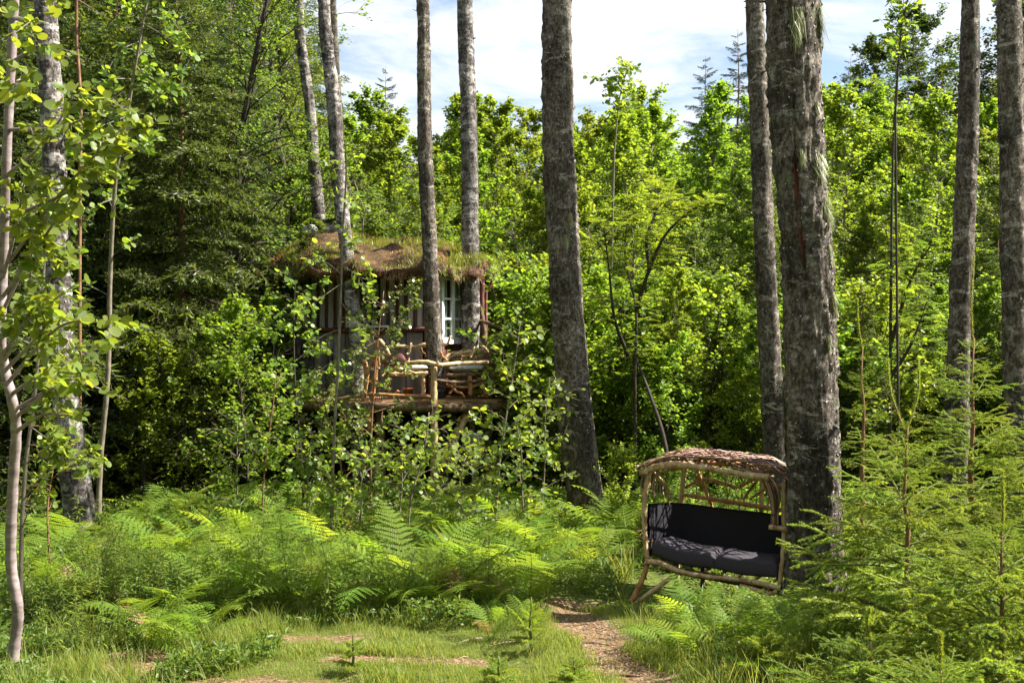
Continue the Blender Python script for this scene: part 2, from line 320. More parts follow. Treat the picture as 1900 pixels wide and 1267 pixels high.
def stripes():
    m, t, o, N = newmat('striped_cloth')
    w = N('ShaderNodeTexWave', {'Vector': N('ShaderNodeTexCoord').outputs['Object'], 'Scale': 16.0, 'Distortion': 1.2, 'Detail': 3.0}, wave_type='BANDS', bands_direction='X')
    col = ramp(N, w.outputs['Fac'], [(0.15, (0.07, 0.02, 0.025)), (0.5, (0.14, 0.045, 0.045)), (0.85, (0.26, 0.11, 0.10))])
    b = N('ShaderNodeBsdfPrincipled', {'Base Color': col, 'Roughness': 0.9}); t.links.new(b.outputs[0], o.inputs[0]); return m
M['stripes'] = stripes()
def glassmat():
    m, t, o, N = newmat('window_glass')
    g = N('ShaderNodeBsdfGlossy', {'Color': (0.9, 0.93, 0.92, 1), 'Roughness': 0.03}); tr = N('ShaderNodeBsdfTransparent', {'Color': (0.85, 0.9, 0.88, 1)})
    t.links.new(N('ShaderNodeMixShader', {0: 0.10, 1: tr.outputs[0], 2: g.outputs[0]}).outputs[0], o.inputs[0]); return m
M['glass'] = glassmat()
def groundmat():
    m, t, o, N = newmat('forest_ground')
    co = N('ShaderNodeTexCoord').outputs['Object']
    def nz_(s, d=6, r=0.6): return N('ShaderNodeTexNoise', {'Vector': co, 'Scale': s, 'Detail': d, 'Roughness': r}).outputs['Fac']
    soil = ramp(N, nz_(26, 7, 0.75), [(0.32, (0.05, 0.026, 0.014)), (0.48, (0.16, 0.095, 0.055)), (0.62, (0.33, 0.235, 0.15))])
    moss = ramp(N, nz_(16, 7, 0.7), [(0.3, (0.035, 0.05, 0.012)), (0.55, (0.10, 0.13, 0.025)), (0.75, (0.20, 0.17, 0.06))])
    a = N('ShaderNodeAttribute', attribute_name='bare')
    f = N('ShaderNodeMath', {0: nz_(4.5, 6, 0.7), 1: a.outputs['Fac']}, operation='ADD')
    k = ramp(N, f.outputs[0], [(0.62, 0.0), (0.74, 1.0)])
    c = N('ShaderNodeMix', {0: k, 6: moss, 7: soil}, data_type='RGBA')
    b = N('ShaderNodeBsdfPrincipled', {'Base Color': c.outputs[2], 'Roughness': 0.95, 'Specular IOR Level': 0.1})
    bp = N('ShaderNodeBump', {'Strength': 0.8, 'Distance': 0.03, 'Height': nz_(45, 6, 0.7)}); t.links.new(bp.outputs[0], b.inputs['Normal'])
    t.links.new(b.outputs[0], o.inputs[0]); return m
M['ground'] = groundmat()

# ------------------------------------------------------------------ ground
def bare(x, y):
    """how bare the soil is: the path and worn patches of the lawn"""
    x = np.asarray(x, float); y = np.asarray(y, float)
    b = 0.5 * np.exp(-(path_dist(x, y) / 0.23) ** 2)
    for (cx, cyy, rx, ry, s) in ((-1.9, 7.3, 0.5, 0.22, .4), (-1.2, 7.15, 0.8, 0.25, .4), (-0.9, 8.0, 0.5, 0.12, .35), (-1.5, 8.6, 0.45, 0.16, .3), (-0.35, 8.0, 0.25, .1, .3), (0.3, 7.2, .5, .12, .2), (-2.75, 8.0, .3, .3, .35)):
        b = np.maximum(b, 1.45 * s * np.exp(-((x - cx) / rx) ** 2 - ((y - cyy) / ry) ** 2))
    return b
def make_ground():
    xs = np.concatenate([np.linspace(-400, -14, 14)[:-1], np.arange(-14, 14, 0.08), np.linspace(14, 400, 14)])
    ys = np.concatenate([np.linspace(-120, 3, 8)[:-1], np.arange(3, 16, 0.08), np.linspace(16, 60, 40), np.linspace(62, 600, 14)])
    X, Y = np.meshgrid(xs, ys); Z = gz(X, Y)
    v = np.stack([X, Y, Z], -1).reshape(-1, 3); nx = len(xs); i = np.arange(len(ys) - 1)[:, None] * nx; j = np.arange(nx - 1)[None]
    q = np.stack([i + j, i + j + 1, i + nx + j + 1, i + nx + j], -1).reshape(-1, 4)
    mb = MB(); mb.add(v, q, None, 0, 0.5); o = mb.build('ground', M['ground']); tag(o, None, None, None, 'structure')
    at = o.data.attributes.new('bare', 'FLOAT', 'POINT'); at.data.foreach_set('value', bare(v[:, 0], v[:, 1]).astype(np.float32))
make_ground()
# ------------------------------------------------------------------ plant generators
LEAF6 = (np.array([(0, 0, 0), (-.36, .28, .07), (-.40, .62, .05), (0, 1, -.03), (.40, .62, .05), (.36, .28, .07)]), [(0, 1, 2, 3), (0, 3, 4, 5)])
LEAF4 = (np.array([(0, 0, 0), (-.40, .5, .06), (0, 1, 0), (.40, .5, .06)]), [(0, 1, 2, 3)])
LEAFN = (np.array([(0, 0, 0), (-.13, .4, .03), (0, 1, -.06), (.13, .4, .03)]), [(0, 1, 2, 3)])

def twig_axes(base, d, L, nseg, droop, wob):
    pts = [np.array(base, float)]; d = np.array(d, float)
    for k in range(nseg):
        d = d + rng.normal(0, wob, 3); d[2] -= droop; d /= np.linalg.norm(d); pts.append(pts[-1] + d * L / nseg)
    return np.array(pts)

def deciduous(H, r0, c0, Rc, nb, nt, nl, ls, tmpl=LEAF6, droop=0.0, up=0.6, spread=0.55, top_lean=0.1, prof=0.7, sides=7, wood=0, leafm=1, gap=0.0):
    """a broadleaf tree or sapling: returns (wood MB, leaf MB)"""
    W = MB(); Lf = MB()
    lean = rng.normal(0, top_lean * H, 2); tt = np.linspace(0, 1, 9)
    tp = np.stack([lean[0] * tt ** 2 + rng.normal(0, .012 * H, 9) * tt, lean[1] * tt ** 2 + rng.normal(0, .012 * H, 9) * tt, H * tt], -1)
    tp[0] = (0, 0, -0.1); W.tube(tp, r0 * (1 - 0.9 * tt) + 0.003, sides, 0)
    pos = []; axs = []; az = random.random() * 6
    for i in range(nb):
        t = c0 + (1 - c0) * ((i + random.random()) / nb) ** 0.9; t = min(t, 0.985)
        b = np.array([np.interp(t, tt, tp[:, k]) for k in range(3)]); az += 2.4 + random.uniform(-.5, .5)
        u = (t - c0) / (1 - c0); L = Rc * (np.sin(np.pi * (0.18 + 0.80 * u)) ** prof) * random.uniform(.6, 1.15)
        el = up + 0.35 * u + random.uniform(-.2, .2); d = (np.cos(az) * np.cos(el), np.sin(az) * np.cos(el), np.sin(el))
        bp = twig_axes(b, d, L, 5, droop, 0.12); rb = max(0.004, r0 * 0.32 * (1 - t) + 0.004)
        W.tube(bp, np.linspace(rb, 0.003, 6), 4, 0, False)
        for k in range(nt):
            f = random.uniform(0.25, 1.0); s = np.interp(f, np.linspace(0, 1, 6), np.arange(6)); i0 = min(int(s), 4); bb = bp[i0] + (bp[i0 + 1] - bp[i0]) * (s - i0)
            dd = unit(1)[0] * 0.8 + (bp[i0 + 1] - bp[i0]) / np.linalg.norm(bp[i0 + 1] - bp[i0]) + np.array([0, 0, 0.15 - droop * 2])
            tl = L * random.uniform(.18, .42) * (1.15 - 0.5 * f); tw = twig_axes(bb, dd / np.linalg.norm(dd), tl, 3, droop * 1.5 + .02, 0.15)
            W.tube(tw, np.linspace(0.0035, 0.0015, 4), 3, 0, False)
            n = max(2, int(nl * random.uniform(.7, 1.3))); g = rng.uniform(.1, 1.03, n) * 3; gi = np.clip(g.astype(int), 0, 2)
            pos.append(tw[gi] + (tw[gi + 1] - tw[gi]) * (g - gi)[:, None] + rng.normal(0, ls * .5, (n, 3))); axs.append(np.repeat((tw[-1] - tw[0])[None] / tl, n, 0))
    pos = np.concatenate(pos); axs = np.concatenate(axs)
    if gap:
        keep = fbm(pos * 1.6 + 31, 2) > gap; pos = pos[keep]; axs = axs[keep]
    n = len(pos); nr = unit(n) * spread + np.array([0, 0, 0.75]); fw = axs + unit(n) * .8 + np.array([0, 0, -.35 - droop])
    Lf.inst(tmpl[0], tmpl[1], pos, frames(nr, fw), ls * rng.uniform(.65, 1.2, n), 0)
    return W, Lf

def spruce_branch(L, dens, nl, nw, order2=True, droop=0.05, mat_n=1, tw_r=0.004, nside=15, sub2=20):
    """one branch along +x with flat side twigs, covered in needles; returns MB"""
    B = MB(); ax = twig_axes((0, 0, 0), (1, 0, 0.12), L, 7, droop, 0.05); segs = [(ax, 0.010 * L + 0.003)]
    ns = int(L * nside); side = 1
    for i in range(ns):
        f = 0.12 + 0.86 * i / ns; s = f * 7; i0 = min(int(s), 6); b = ax[i0] + (ax[i0 + 1] - ax[i0]) * (s - i0); t = ax[i0 + 1] - ax[i0]; t /= np.linalg.norm(t)
        side = -side; ang = side * random.uniform(.65, 1.0); d = np.array([t[0] * np.cos(ang) - t[1] * np.sin(ang), t[0] * np.sin(ang) + t[1] * np.cos(ang), t[2] - random.uniform(-.05, .3)])
        l = L * 0.48 * (1 - f) ** .75 * random.uniform(.7, 1.15) + 0.05 * L
        tw = twig_axes(b, d, l, 4, droop, 0.07); segs.append((tw, tw_r))
        if order2:
            sd = 1
            for k in range(max(1, int(l * sub2))):
                g = random.uniform(.2, .9) * 4; j = int(g); bb = tw[j] + (tw[j + 1] - tw[j]) * (g - j); sd = -sd; a2 = sd * random.uniform(.6, .95); tt = tw[j + 1] - tw[j]; tt /= np.linalg.norm(tt)
                dd = np.array([tt[0] * np.cos(a2) - tt[1] * np.sin(a2), tt[0] * np.sin(a2) + tt[1] * np.cos(a2), tt[2] - random.uniform(0, .2)])
                segs.append((twig_axes(bb, dd, l * random.uniform(.2, .45) + .02, 2, droop, 0.06), tw_r * .7))
    for s_, r_ in segs: B.tube(s_, np.linspace(r_, r_ * .4, len(s_)), 3, 0, False, 0.5)
    ps = []; ds = []
    for s_, r_ in segs:
        ln = np.linalg.norm(np.diff(s_, axis=0), axis=1).sum(); n = max(3, int(ln * dens)); g = rng.uniform(0, 1, n) * (len(s_) - 1); j = np.clip(g.astype(int), 0, len(s_) - 2)
        e = s_[j + 1] - s_[j]; ps.append(s_[j] + e * (g - j)[:, None]); ds.append(e / np.linalg.norm(e, axis=1)[:, None])
    ps = np.concatenate(ps); ds = np.concatenate(ds); n = len(ps); rad = unit(n); rad[:, 2] = rad[:, 2] * .7 + .15; rad -= (rad * ds).sum(1)[:, None] * ds; rad /= np.linalg.norm(rad, axis=1)[:, None] + 1e-9
    fw = ds * .75 + rad; nr = np.cross(fw, unit(n))
    B.inst(np.array([(-.5 * nw / nl, 0, 0), (.5 * nw / nl, 0, 0), (0, 1, 0)]), None, ps, frames(nr, fw), nl * rng.uniform(.8, 1.2, n), mat_n, rng.random(n), [(0, 1, 2)])
    return B

def make_spruce(name, H, Rb, protos, label, group, nwh, per, leafmats, c0=0.05, stem='redstem', r0=0.05, elev0=-0.25, elev1=0.55, top=True, loc=(0, 0, 0), merge=False):
    """spruce: trunk and whorls of branches. protos: meshes of unit length branches"""
    t = thing(name, loc, label, 'tree', group)
    W = MB(); tt = np.linspace(0, 1, 8); tp = np.stack([rng.normal(0, .006 * H, 8), rng.normal(0, .006 * H, 8), H * tt], -1); tp[0] = (0, 0, -.1)
    W.tube(tp, r0 * (1 - tt) + 0.005, 8, 0); tro = W.build('trunk', [M[stem]], t)
    G = MB()
    for i in range(nwh):
        f = c0 + (0.965 - c0) * i / (nwh - 1); L = Rb * (1 - f) ** 0.8 * random.uniform(.85, 1.1) + 0.06 * Rb; a0 = random.random() * 6
        for k in range(per):
            az = a0 + k * 2 * np.pi / per + random.uniform(-.3, .3); el = elev0 + (elev1 - elev0) * f ** 1.3 + random.uniform(-.12, .12); l = L * random.uniform(.75, 1.12)
            b = np.array([np.interp(f, tt, tp[:, q]) for q in range(3)]) + np.array([0, 0, random.uniform(-.3, .3) * H / nwh])
            rot = Matrix.Rotation(az, 3, 'Z') @ Matrix.Rotation(-el, 3, 'Y') @ Matrix.Rotation(random.uniform(-.25, .25), 3, 'X')
            if merge:
                p = random.choice(protos); rm = np.array(rot) * l
                v, q, tr, qm, tm = p
                G.v.append(v @ rm.T + b)
                if len(q): G.q.append((q + G.n, qm, rng.random(len(q))))
                if len(tr): G.t.append((tr + G.n, tm, rng.random(len(tr))))
                G.n += len(v)
            else:
                o = link('branch', random.choice(protos), t); o.rotation_mode = 'QUATERNION'
                o.rotation_quaternion = rot.to_quaternion(); o.location = b; o.scale = (l,) * 3
    # leader shoot
    if merge: G.build('crown', leafmats, t)
    return t

def mb_arrays(B):
    v = np.concatenate(B.v); q = np.concatenate([a[0] for a in B.q]) if B.q else np.zeros((0, 4), int); tr = np.concatenate([a[0] for a in B.t]) if B.t else np.zeros((0, 3), int)
    return v, q, tr, (np.concatenate([a[1] for a in B.q]) if B.q else None), (np.concatenate([a[1] for a in B.t]) if B.t else None)

# ------------------------------------------------------------------ big birch trunks
def trunk(pts, label, mat='bark', flakes=0, top_h=13.0, crown=None, sway=0.0, sides=36, flare=1.2, rough=0.018, group='tall old birches', beard=(), crack=None):
    """pts: (px, py, distance, width in px) from the top of the picture down to the base"""
    w = [P(a, b, d) for a, b, d, _ in pts][::-1]; rr = [c * d / F / 2 * .93 for _, _, d, c in pts][::-1]
    base = w[0].copy(); g = gz1(base[0], base[1])
    d0 = w[1] - w[0]; base = w[0] + d0 * ((g - .12 - w[0][2]) / d0[2]) if w[0][2] > g - .12 else w[0]
    w[0] = base; top = w[-1]; dd = (w[-1] - w[-2]); dd /= np.linalg.norm(dd); up = dd * .6 + np.array([0, 0, .4]); up /= np.linalg.norm(up)
    hh = top_h - top[2]; w += [top + up * hh * .5, top + up * hh]; rr += [rr[-1] * .75, rr[-1] * .25]
    w = np.array(w); cp = catmull(w, 10); cr_ = np.interp(np.linspace(0, len(w) - 1, len(cp)), np.arange(len(w)), rr)
    # resample evenly
    ln = np.concatenate([[0], np.cumsum(np.linalg.norm(np.diff(cp, axis=0), axis=1))]); n = int(ln[-1] / 0.045); s = np.linspace(0, ln[-1], n)
    pp = np.stack([np.interp(s, ln, cp[:, k]) for k in range(3)], -1); pr = np.interp(s, ln, cr_)
    org = np.array([base[0], base[1], g]); pp = pp - org
    pr = pr * (1 + (flare - 1) * np.exp(-(s - .1) / .26))
    an = np.arange(sides) * 2 * np.pi / sides
    ring = np.stack([np.cos(an), np.sin(an), 0 * an], -1)
    q3 = np.stack([np.broadcast_to(np.cos(an)[None], (n, sides)) * 2.2, np.broadcast_to(np.sin(an)[None], (n, sides)) * 2.2, np.broadcast_to(s[:, None] * 1.6, (n, sides))], -1) + org[0] * 3.1
    q3 = q3 + 40
    disp = (fbm(q3, 2) - .5) * .16 * pr[:, None] * 1.6 + (fbm(q3 * np.array([3, 3, 6]), 4) - .5) * rough * 2.2 + np.clip(fbm(q3 * np.array([5, 5, 9]) + 9, 3) - .58, 0, 1) * rough * 5
    if crack: gg = np.exp(-((an[None] - R(crack[0] % 360) - .05 * np.sin(s[:, None] * 3)) / .05) ** 2) * ((pp[:, 2:3] > crack[1]) & (pp[:, 2:3] < crack[2])); disp = disp - .030 * gg
    v = pp[:, None] + (pr[:, None] + disp)[..., None] * ring[None]
    i = np.arange(n - 1)[:, None] * sides; j = np.arange(sides)[None]; j2 = (j + 1) % sides
    q = np.stack([i + j, i + j2, i + sides + j2, i + sides + j], -1).reshape(-1, 4)
    t = thing('birch_tree', org, label, 'tree', group)
    B = MB(); B.add(v.reshape(-1, 3), q, None, 0, .5)
    if flakes:
        vis = int(n * min(1, (7.5 / s[-1]))); ii = rng.integers(2, vis, flakes); aa_ = np.where(rng.random(flakes) < .74, rng.normal(-.25, .55, flakes), rng.uniform(0, 6.283, flakes)); jj = (aa_ / (2 * np.pi) * sides).astype(int) % sides  # pale flakes crowd the sunward side: real crust, thickened to brighten the lit edge
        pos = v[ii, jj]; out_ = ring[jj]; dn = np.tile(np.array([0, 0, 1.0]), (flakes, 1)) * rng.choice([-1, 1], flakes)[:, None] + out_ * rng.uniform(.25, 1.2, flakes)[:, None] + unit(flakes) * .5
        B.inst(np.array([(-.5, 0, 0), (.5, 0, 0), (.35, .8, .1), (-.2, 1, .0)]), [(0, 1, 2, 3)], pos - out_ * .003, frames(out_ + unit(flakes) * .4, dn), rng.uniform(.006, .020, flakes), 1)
    # short broken branch stubs
    for k in range(int(s[-1] * 1.0)):
        i_ = random.randrange(int(n * .12), int(n * .75)); j_ = random.randrange(sides); b = v[i_, j_] - ring[j_] * .02; d = ring[j_] + np.array([0, 0, random.uniform(-.1, .5)])
        L = random.choice((random.uniform(.03, .08), random.uniform(.05, .3))); kk_ = .16 if L < .08 else .06; B.tube(np.array([b, b + d * L * .5, b + d * L + unit(1)[0] * L * .15]), [pr[i_] * kk_, pr[i_] * kk_ * .7, pr[i_] * kk_ * .3], 6, 0)
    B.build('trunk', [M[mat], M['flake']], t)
    if crack:
        U = MB(); zz = np.linspace(crack[3], crack[4], 26); ii = [int(np.argmin(abs(pp[:, 2] - z_))) for z_ in zz]; V = []
        for k_, i_ in enumerate(ii):
            hw = .085 * math.sin(math.pi * (k_ + .5) / 26) ** .6
            for a_ in (-hw, -hw * .3, hw * .4, hw):
                aa = R(crack[0]) + .05 * math.sin(s[i_] * 3) + a_; e_ = np.array([math.cos(aa), math.sin(aa), 0]); V.append(pp[i_] + e_ * (pr[i_] + .012 - .03 * (abs(a_) < hw * .5)))
        U.add(np.array(V), [(4 * a + b, 4 * a + b + 1, 4 * a + b + 5, 4 * a + b + 4) for a in range(25) for b in range(3)], None, 0, .5); U.build('exposed_wood', [M['redwood']], t)
    if crown is not None:
        o = link('crown', crown, t, tuple(pp[int(n * .80)] - np.array([0, 0, 1.6])), random.random() * 6, 1.0)
    for (fz, ang, L) in beard:      # hanging pale lichen: height above ground, angle, length
        i_ = int(np.argmin(abs(pp[:, 2] - fz))); a = R(ang); e = np.array([np.cos(a), np.sin(a), 0]); c = pp[i_] + e * (pr[i_] + .004)
        U = MB(); nn = 220; tn = np.array([-np.sin(a), np.cos(a), 0])
        p0 = c + tn * rng.normal(0, L * .10, (nn, 1)) + e * rng.uniform(0, .015, (nn, 1)) - np.array([0, 0, 1.]) * rng.uniform(-.1, .55, (nn, 1)) * L
        dn = np.tile(np.array([0, 0, -1.0]), (nn, 1)) + unit(nn) * .12 - (p0 - c) * np.array([.8, .8, 0]) / L
        U.inst(np.array([(-.5, 0, 0), (.5, 0, 0), (.3, .6, .0), (0, 1, 0)]) * np.array([.035, 1, 1]), [(0, 1, 2, 3)], p0, frames(np.tile(e, (nn, 1)) + unit(nn) * .6, dn), L * rng.uniform(.25, .8, nn), 0)
        U.build('lichen', [M['usnea']], t)
    return t

# sparse high crowns above the frame (their shade dapples the place)
crowns = []
for k in range(2):
    W, Lf = deciduous(4.5, .05, .12, 2.0, 18, 6, 10, .06, LEAF4, droop=.06, up=.35, gap=.47)
    me = MB(); me.v = W.v; me.q = W.q; me.t = W.t; me.n = W.n
    for a in Lf.q: me.q.append((a[0] + me.n, a[1] + 1, a[2]))
    me.v += Lf.v; me.n += Lf.n
    crowns.append(me.mesh('crown', [M['twig'], M['birch']]))

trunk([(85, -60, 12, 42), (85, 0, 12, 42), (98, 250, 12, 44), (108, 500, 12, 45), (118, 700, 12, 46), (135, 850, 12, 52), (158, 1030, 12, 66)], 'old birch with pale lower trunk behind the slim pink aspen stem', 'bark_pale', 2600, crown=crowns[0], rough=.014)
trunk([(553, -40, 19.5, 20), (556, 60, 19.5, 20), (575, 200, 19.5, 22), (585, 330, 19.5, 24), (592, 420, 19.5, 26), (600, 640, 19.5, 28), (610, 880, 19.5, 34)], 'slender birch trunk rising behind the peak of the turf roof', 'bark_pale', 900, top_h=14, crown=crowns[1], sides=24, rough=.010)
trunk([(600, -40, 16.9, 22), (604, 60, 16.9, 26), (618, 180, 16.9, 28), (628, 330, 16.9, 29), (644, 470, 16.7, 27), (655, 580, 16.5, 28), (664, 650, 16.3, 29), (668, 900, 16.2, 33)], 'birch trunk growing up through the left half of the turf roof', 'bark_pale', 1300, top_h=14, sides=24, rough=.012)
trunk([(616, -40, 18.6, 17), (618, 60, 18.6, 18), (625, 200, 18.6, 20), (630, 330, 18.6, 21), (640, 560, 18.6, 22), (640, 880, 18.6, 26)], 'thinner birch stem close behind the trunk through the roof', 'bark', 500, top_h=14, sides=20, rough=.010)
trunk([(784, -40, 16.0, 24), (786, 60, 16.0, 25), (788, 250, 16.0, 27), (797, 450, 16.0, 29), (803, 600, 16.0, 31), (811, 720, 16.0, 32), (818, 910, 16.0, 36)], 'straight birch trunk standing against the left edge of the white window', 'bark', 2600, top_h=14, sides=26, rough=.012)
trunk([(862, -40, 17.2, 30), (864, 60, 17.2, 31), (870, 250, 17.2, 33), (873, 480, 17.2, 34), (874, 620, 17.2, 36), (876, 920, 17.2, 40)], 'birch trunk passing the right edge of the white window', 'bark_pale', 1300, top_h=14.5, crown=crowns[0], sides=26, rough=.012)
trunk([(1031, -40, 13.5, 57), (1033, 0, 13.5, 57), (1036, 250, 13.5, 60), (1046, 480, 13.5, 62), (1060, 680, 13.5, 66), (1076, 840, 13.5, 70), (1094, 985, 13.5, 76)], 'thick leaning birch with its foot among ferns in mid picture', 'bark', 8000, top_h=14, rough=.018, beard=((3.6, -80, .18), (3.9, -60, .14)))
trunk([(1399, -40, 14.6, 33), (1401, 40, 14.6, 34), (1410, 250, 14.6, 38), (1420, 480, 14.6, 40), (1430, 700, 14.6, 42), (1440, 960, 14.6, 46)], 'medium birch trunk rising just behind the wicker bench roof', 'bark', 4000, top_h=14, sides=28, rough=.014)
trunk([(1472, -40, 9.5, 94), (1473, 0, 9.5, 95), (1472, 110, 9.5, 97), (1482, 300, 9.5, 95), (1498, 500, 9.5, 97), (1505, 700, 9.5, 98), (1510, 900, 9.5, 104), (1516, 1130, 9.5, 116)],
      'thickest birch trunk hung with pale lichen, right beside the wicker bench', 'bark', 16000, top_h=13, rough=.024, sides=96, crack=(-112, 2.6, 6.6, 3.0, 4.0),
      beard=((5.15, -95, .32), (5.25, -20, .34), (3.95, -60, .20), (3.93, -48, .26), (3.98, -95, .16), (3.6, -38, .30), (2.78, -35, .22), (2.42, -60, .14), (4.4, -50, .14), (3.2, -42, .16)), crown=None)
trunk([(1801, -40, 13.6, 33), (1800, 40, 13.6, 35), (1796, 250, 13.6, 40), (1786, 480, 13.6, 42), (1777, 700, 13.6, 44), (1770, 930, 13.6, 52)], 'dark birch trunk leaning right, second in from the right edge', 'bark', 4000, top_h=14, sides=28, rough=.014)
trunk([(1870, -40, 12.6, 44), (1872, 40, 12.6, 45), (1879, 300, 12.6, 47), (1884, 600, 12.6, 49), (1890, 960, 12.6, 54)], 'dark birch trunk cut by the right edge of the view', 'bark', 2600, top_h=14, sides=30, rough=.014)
# ------------------------------------------------------------------ forest behind
def tree_proto(name, label, cat, group, mats, **k):
    W, Lf = deciduous(**k); t = thing(name, (0, 0, -50), label, cat, group)
    W.build('trunk', [mats[0]], t); Lf.build('crown', [mats[1]], t); return t
def scatter(protos, spots, label, group, hscale):
    """protos: prototype things; the first placement uses the prototype itself"""
    for i, (x, y, s) in enumerate(spots):
        p = protos[i % len(protos)]; z = gz1(x, y)
        if p.location.z < -40: KIDS[p.name] = [(c, []) for c in p.children]; p.location = (x, y, z); p.scale = (s,) * 3; p.rotation_euler = (0, 0, random.random() * 6); o = p
        else: o = clone(p, (x, y, z), random.random() * 6.28, s)
        o['label'] = label; o['group'] = group
def band(n, x0, x1, y0, y1, h0, h1, base, mind):
    """n spots with a least spacing; x in pixels of the view's width so that the band fans out"""
    out = []; tries = 0
    while len(out) < n and tries < n * 60:
        tries += 1; y = random.uniform(y0, y1); x = (random.uniform(x0, x1) - 950) / F * y
        if all((x - a) ** 2 + (y - b) ** 2 > mind ** 2 for a, b, _ in out): out.append((x, y, (2.3 + y * random.uniform(h0, h1)) / base))
    return out

asp = [tree_proto('aspen_tree', 'x', 'tree', 'g', (M['stem'], M['aspen']), H=7.0, r0=.045, c0=.05, Rc=1.22, nb=80, nt=9, nl=18, ls=.072, tmpl=LEAF6, up=.6, prof=.5, gap=.22) for _ in range(4)]
scatter(asp, band(130, 560, 2080, 20.0, 36, .10, .228, 7.0, 1.0), 'young bright green aspen in the thicket behind the clearing', 'young aspens of the thicket', 7)
scatter(asp, [q for q in band(40, 960, 2060, 15.8, 20.0, .0, .12, 7.0, .8)], 'low sunlit aspen at the front edge of the thicket', 'low aspens at the thicket edge', 7)
bir = [tree_proto('birch_sapling', 'x', 'tree', 'g', (M['stem'], M['birch']), H=6.0, r0=.04, c0=.06, Rc=1.3, nb=66, nt=9, nl=20, ls=.056, tmpl=LEAF4, droop=.05, up=.5, gap=.25) for _ in range(2)]
scatter(bir, band(54, 560, 2050, 18.0, 30, 0.07, .20, 6.0, 1.2), 'bushy young birch in the thicket behind the clearing', 'young birches of the thicket', 6)
shr = [tree_proto('leafy_shrub', 'x', 'shrub', 'g', (M['twig'], M['aspen']), H=2.8, r0=.025, c0=.02, Rc=1.15, nb=52, nt=8, nl=13, ls=.066, tmpl=LEAF6, up=.6, prof=.45, gap=.34) for _ in range(3)]
scatter(shr, [s for s in band(60, 950, 2050, 15.2, 22, -.05, .05, 2.8, .9)], 'leafy shrub in the undergrowth between the tall birches', 'shrubs of the undergrowth', 3)
scatter(shr, [s for s in band(16, -60, 520, 15, 21, -.05, .03, 2.8, .9)] + [(-5.9, 16.6, .8), (-4.6, 20.6, 1.2), (-1.0, 20.6, 1.3), (-2.2, 21.2, 1.3), (.25, 18.5, 1.25), (.8, 17.2, 1.1), (.2, 16.3, .75)], 'leafy shrub in the shade around the turf roofed hut', 'shrubs around the hut', 3)

# rowan with dark forked stems and pinnate leaves
def pinnate():
    v = []; q = []
    for i in range(5):
        for s in (-1, 1):
            y = .18 + i * .17; k = len(v); L = .30 - .02 * i
            v += [(0, y, 0), (s * L * .5, y - .02, .02), (s * L, y + .07, -.03), (s * L * .5, y + .10, .02)]; q.append((k, k + 1, k + 2, k + 3) if s < 0 else (k, k + 3, k + 2, k + 1))
    k = len(v); v += [(0, .85, 0), (-.08, 1.0, .02), (0, 1.2, -.03), (.08, 1.0, .02)]; q.append((k, k + 1, k + 2, k + 3)); return np.array(v), q
PIN = pinnate()
def rowan(stems, label, n_leaf, spread):
    base = P(*stems[0][0]); base[2] = gz1(base[0], base[1]); t = thing('rowan_tree', base, label, 'tree'); W = MB(); Lf = MB(); pos = []
    for st in stems:
        pts = np.array([P(*p) for p in st]) - base; pts = catmull(pts, 5)
        if st is stems[0]: pts[0, 2] = -.1
        W.tube(pts, np.linspace(.030, .007, len(pts)), 6, 0, False)
        for k in range(24):
            i = random.randrange(len(pts) // 4, len(pts)); d = unit(1)[0]; d[2] = abs(d[2]) * .4 + .15; tw = twig_axes(pts[i], d / np.linalg.norm(d), random.uniform(.3, spread), 4, .02, .12)
            W.tube(tw, np.linspace(.006, .002, 5), 3, 0, False); g = rng.uniform(.2, 1, n_leaf) * 4; gi = np.clip(g.astype(int), 0, 3); pos.append(tw[gi] + (tw[gi + 1] - tw[gi]) * (g - gi)[:, None])
    pos = np.concatenate(pos); n = len(pos); fw = unit(n); fw[:, 2] = fw[:, 2] * .3 - .1
    Lf.inst(PIN[0], PIN[1], pos, frames(unit(n) * .3 + np.array([0, 0, 1.]), fw), .15 * rng.uniform(.8, 1.3, n), 0)
    W.build('trunk', [M['twig']], t); Lf.build('crown', [M['rowan']], t)
rowan([[(1180, 940, 15), (1178, 700, 15), (1180, 575, 15), (1160, 480, 15.2), (1165, 400, 15.3)], [(1180, 575, 15), (1205, 500, 14.8), (1232, 440, 14.6), (1270, 400, 14.5), (1300, 380, 14.3)], [(1165, 660, 15), (1140, 590, 14.7), (1130, 500, 14.6), (1120, 420, 14.5)], [(1205, 500, 14.8), (1200, 440, 14.9), (1218, 390, 15.2), (1222, 340, 15.4)]],
      'rowan with dark forked stems between the leaning birch and the bench', 9, .75)
rowan([[(1650, 960, 14.8), (1652, 700, 14.8), (1654, 450, 14.8), (1658, 250, 14.8), (1664, 130, 14.8)], [(1652, 640, 14.8), (1690, 520, 14.6), (1730, 450, 14.5)], [(1652, 700, 14.8), (1690, 640, 14.6), (1720, 560, 14.5)]], 'tall thin rowan pole between the thickest birch and the dark leaning one', 6, .6)

# fallen dark stem leaning behind the bench
def simple_stem(name, pts, rads, mat, label, cat='tree', sides=7):
    w = np.array([P(*p) for p in pts]); base = np.array([w[0][0], w[0][1], gz1(w[0][0], w[0][1])]); w[0][2] = base[2] - .1; w = w - base
    B = MB(); cp = catmull(w, 6); B.tube(cp, np.interp(np.linspace(0, 1, len(cp)), np.linspace(0, 1, len(rads)), rads), sides, 0)
    o = B.build(name, [M[mat]], None, tuple(base)); return tag(o, label, cat)
simple_stem('leaning_stem', [(1250, 900, 14), (1235, 830, 14.1), (1205, 730, 14.3), (1178, 660, 14.5)], [.034, .026, .012], 'twig', 'dark dead stem leaning left behind the wicker bench')

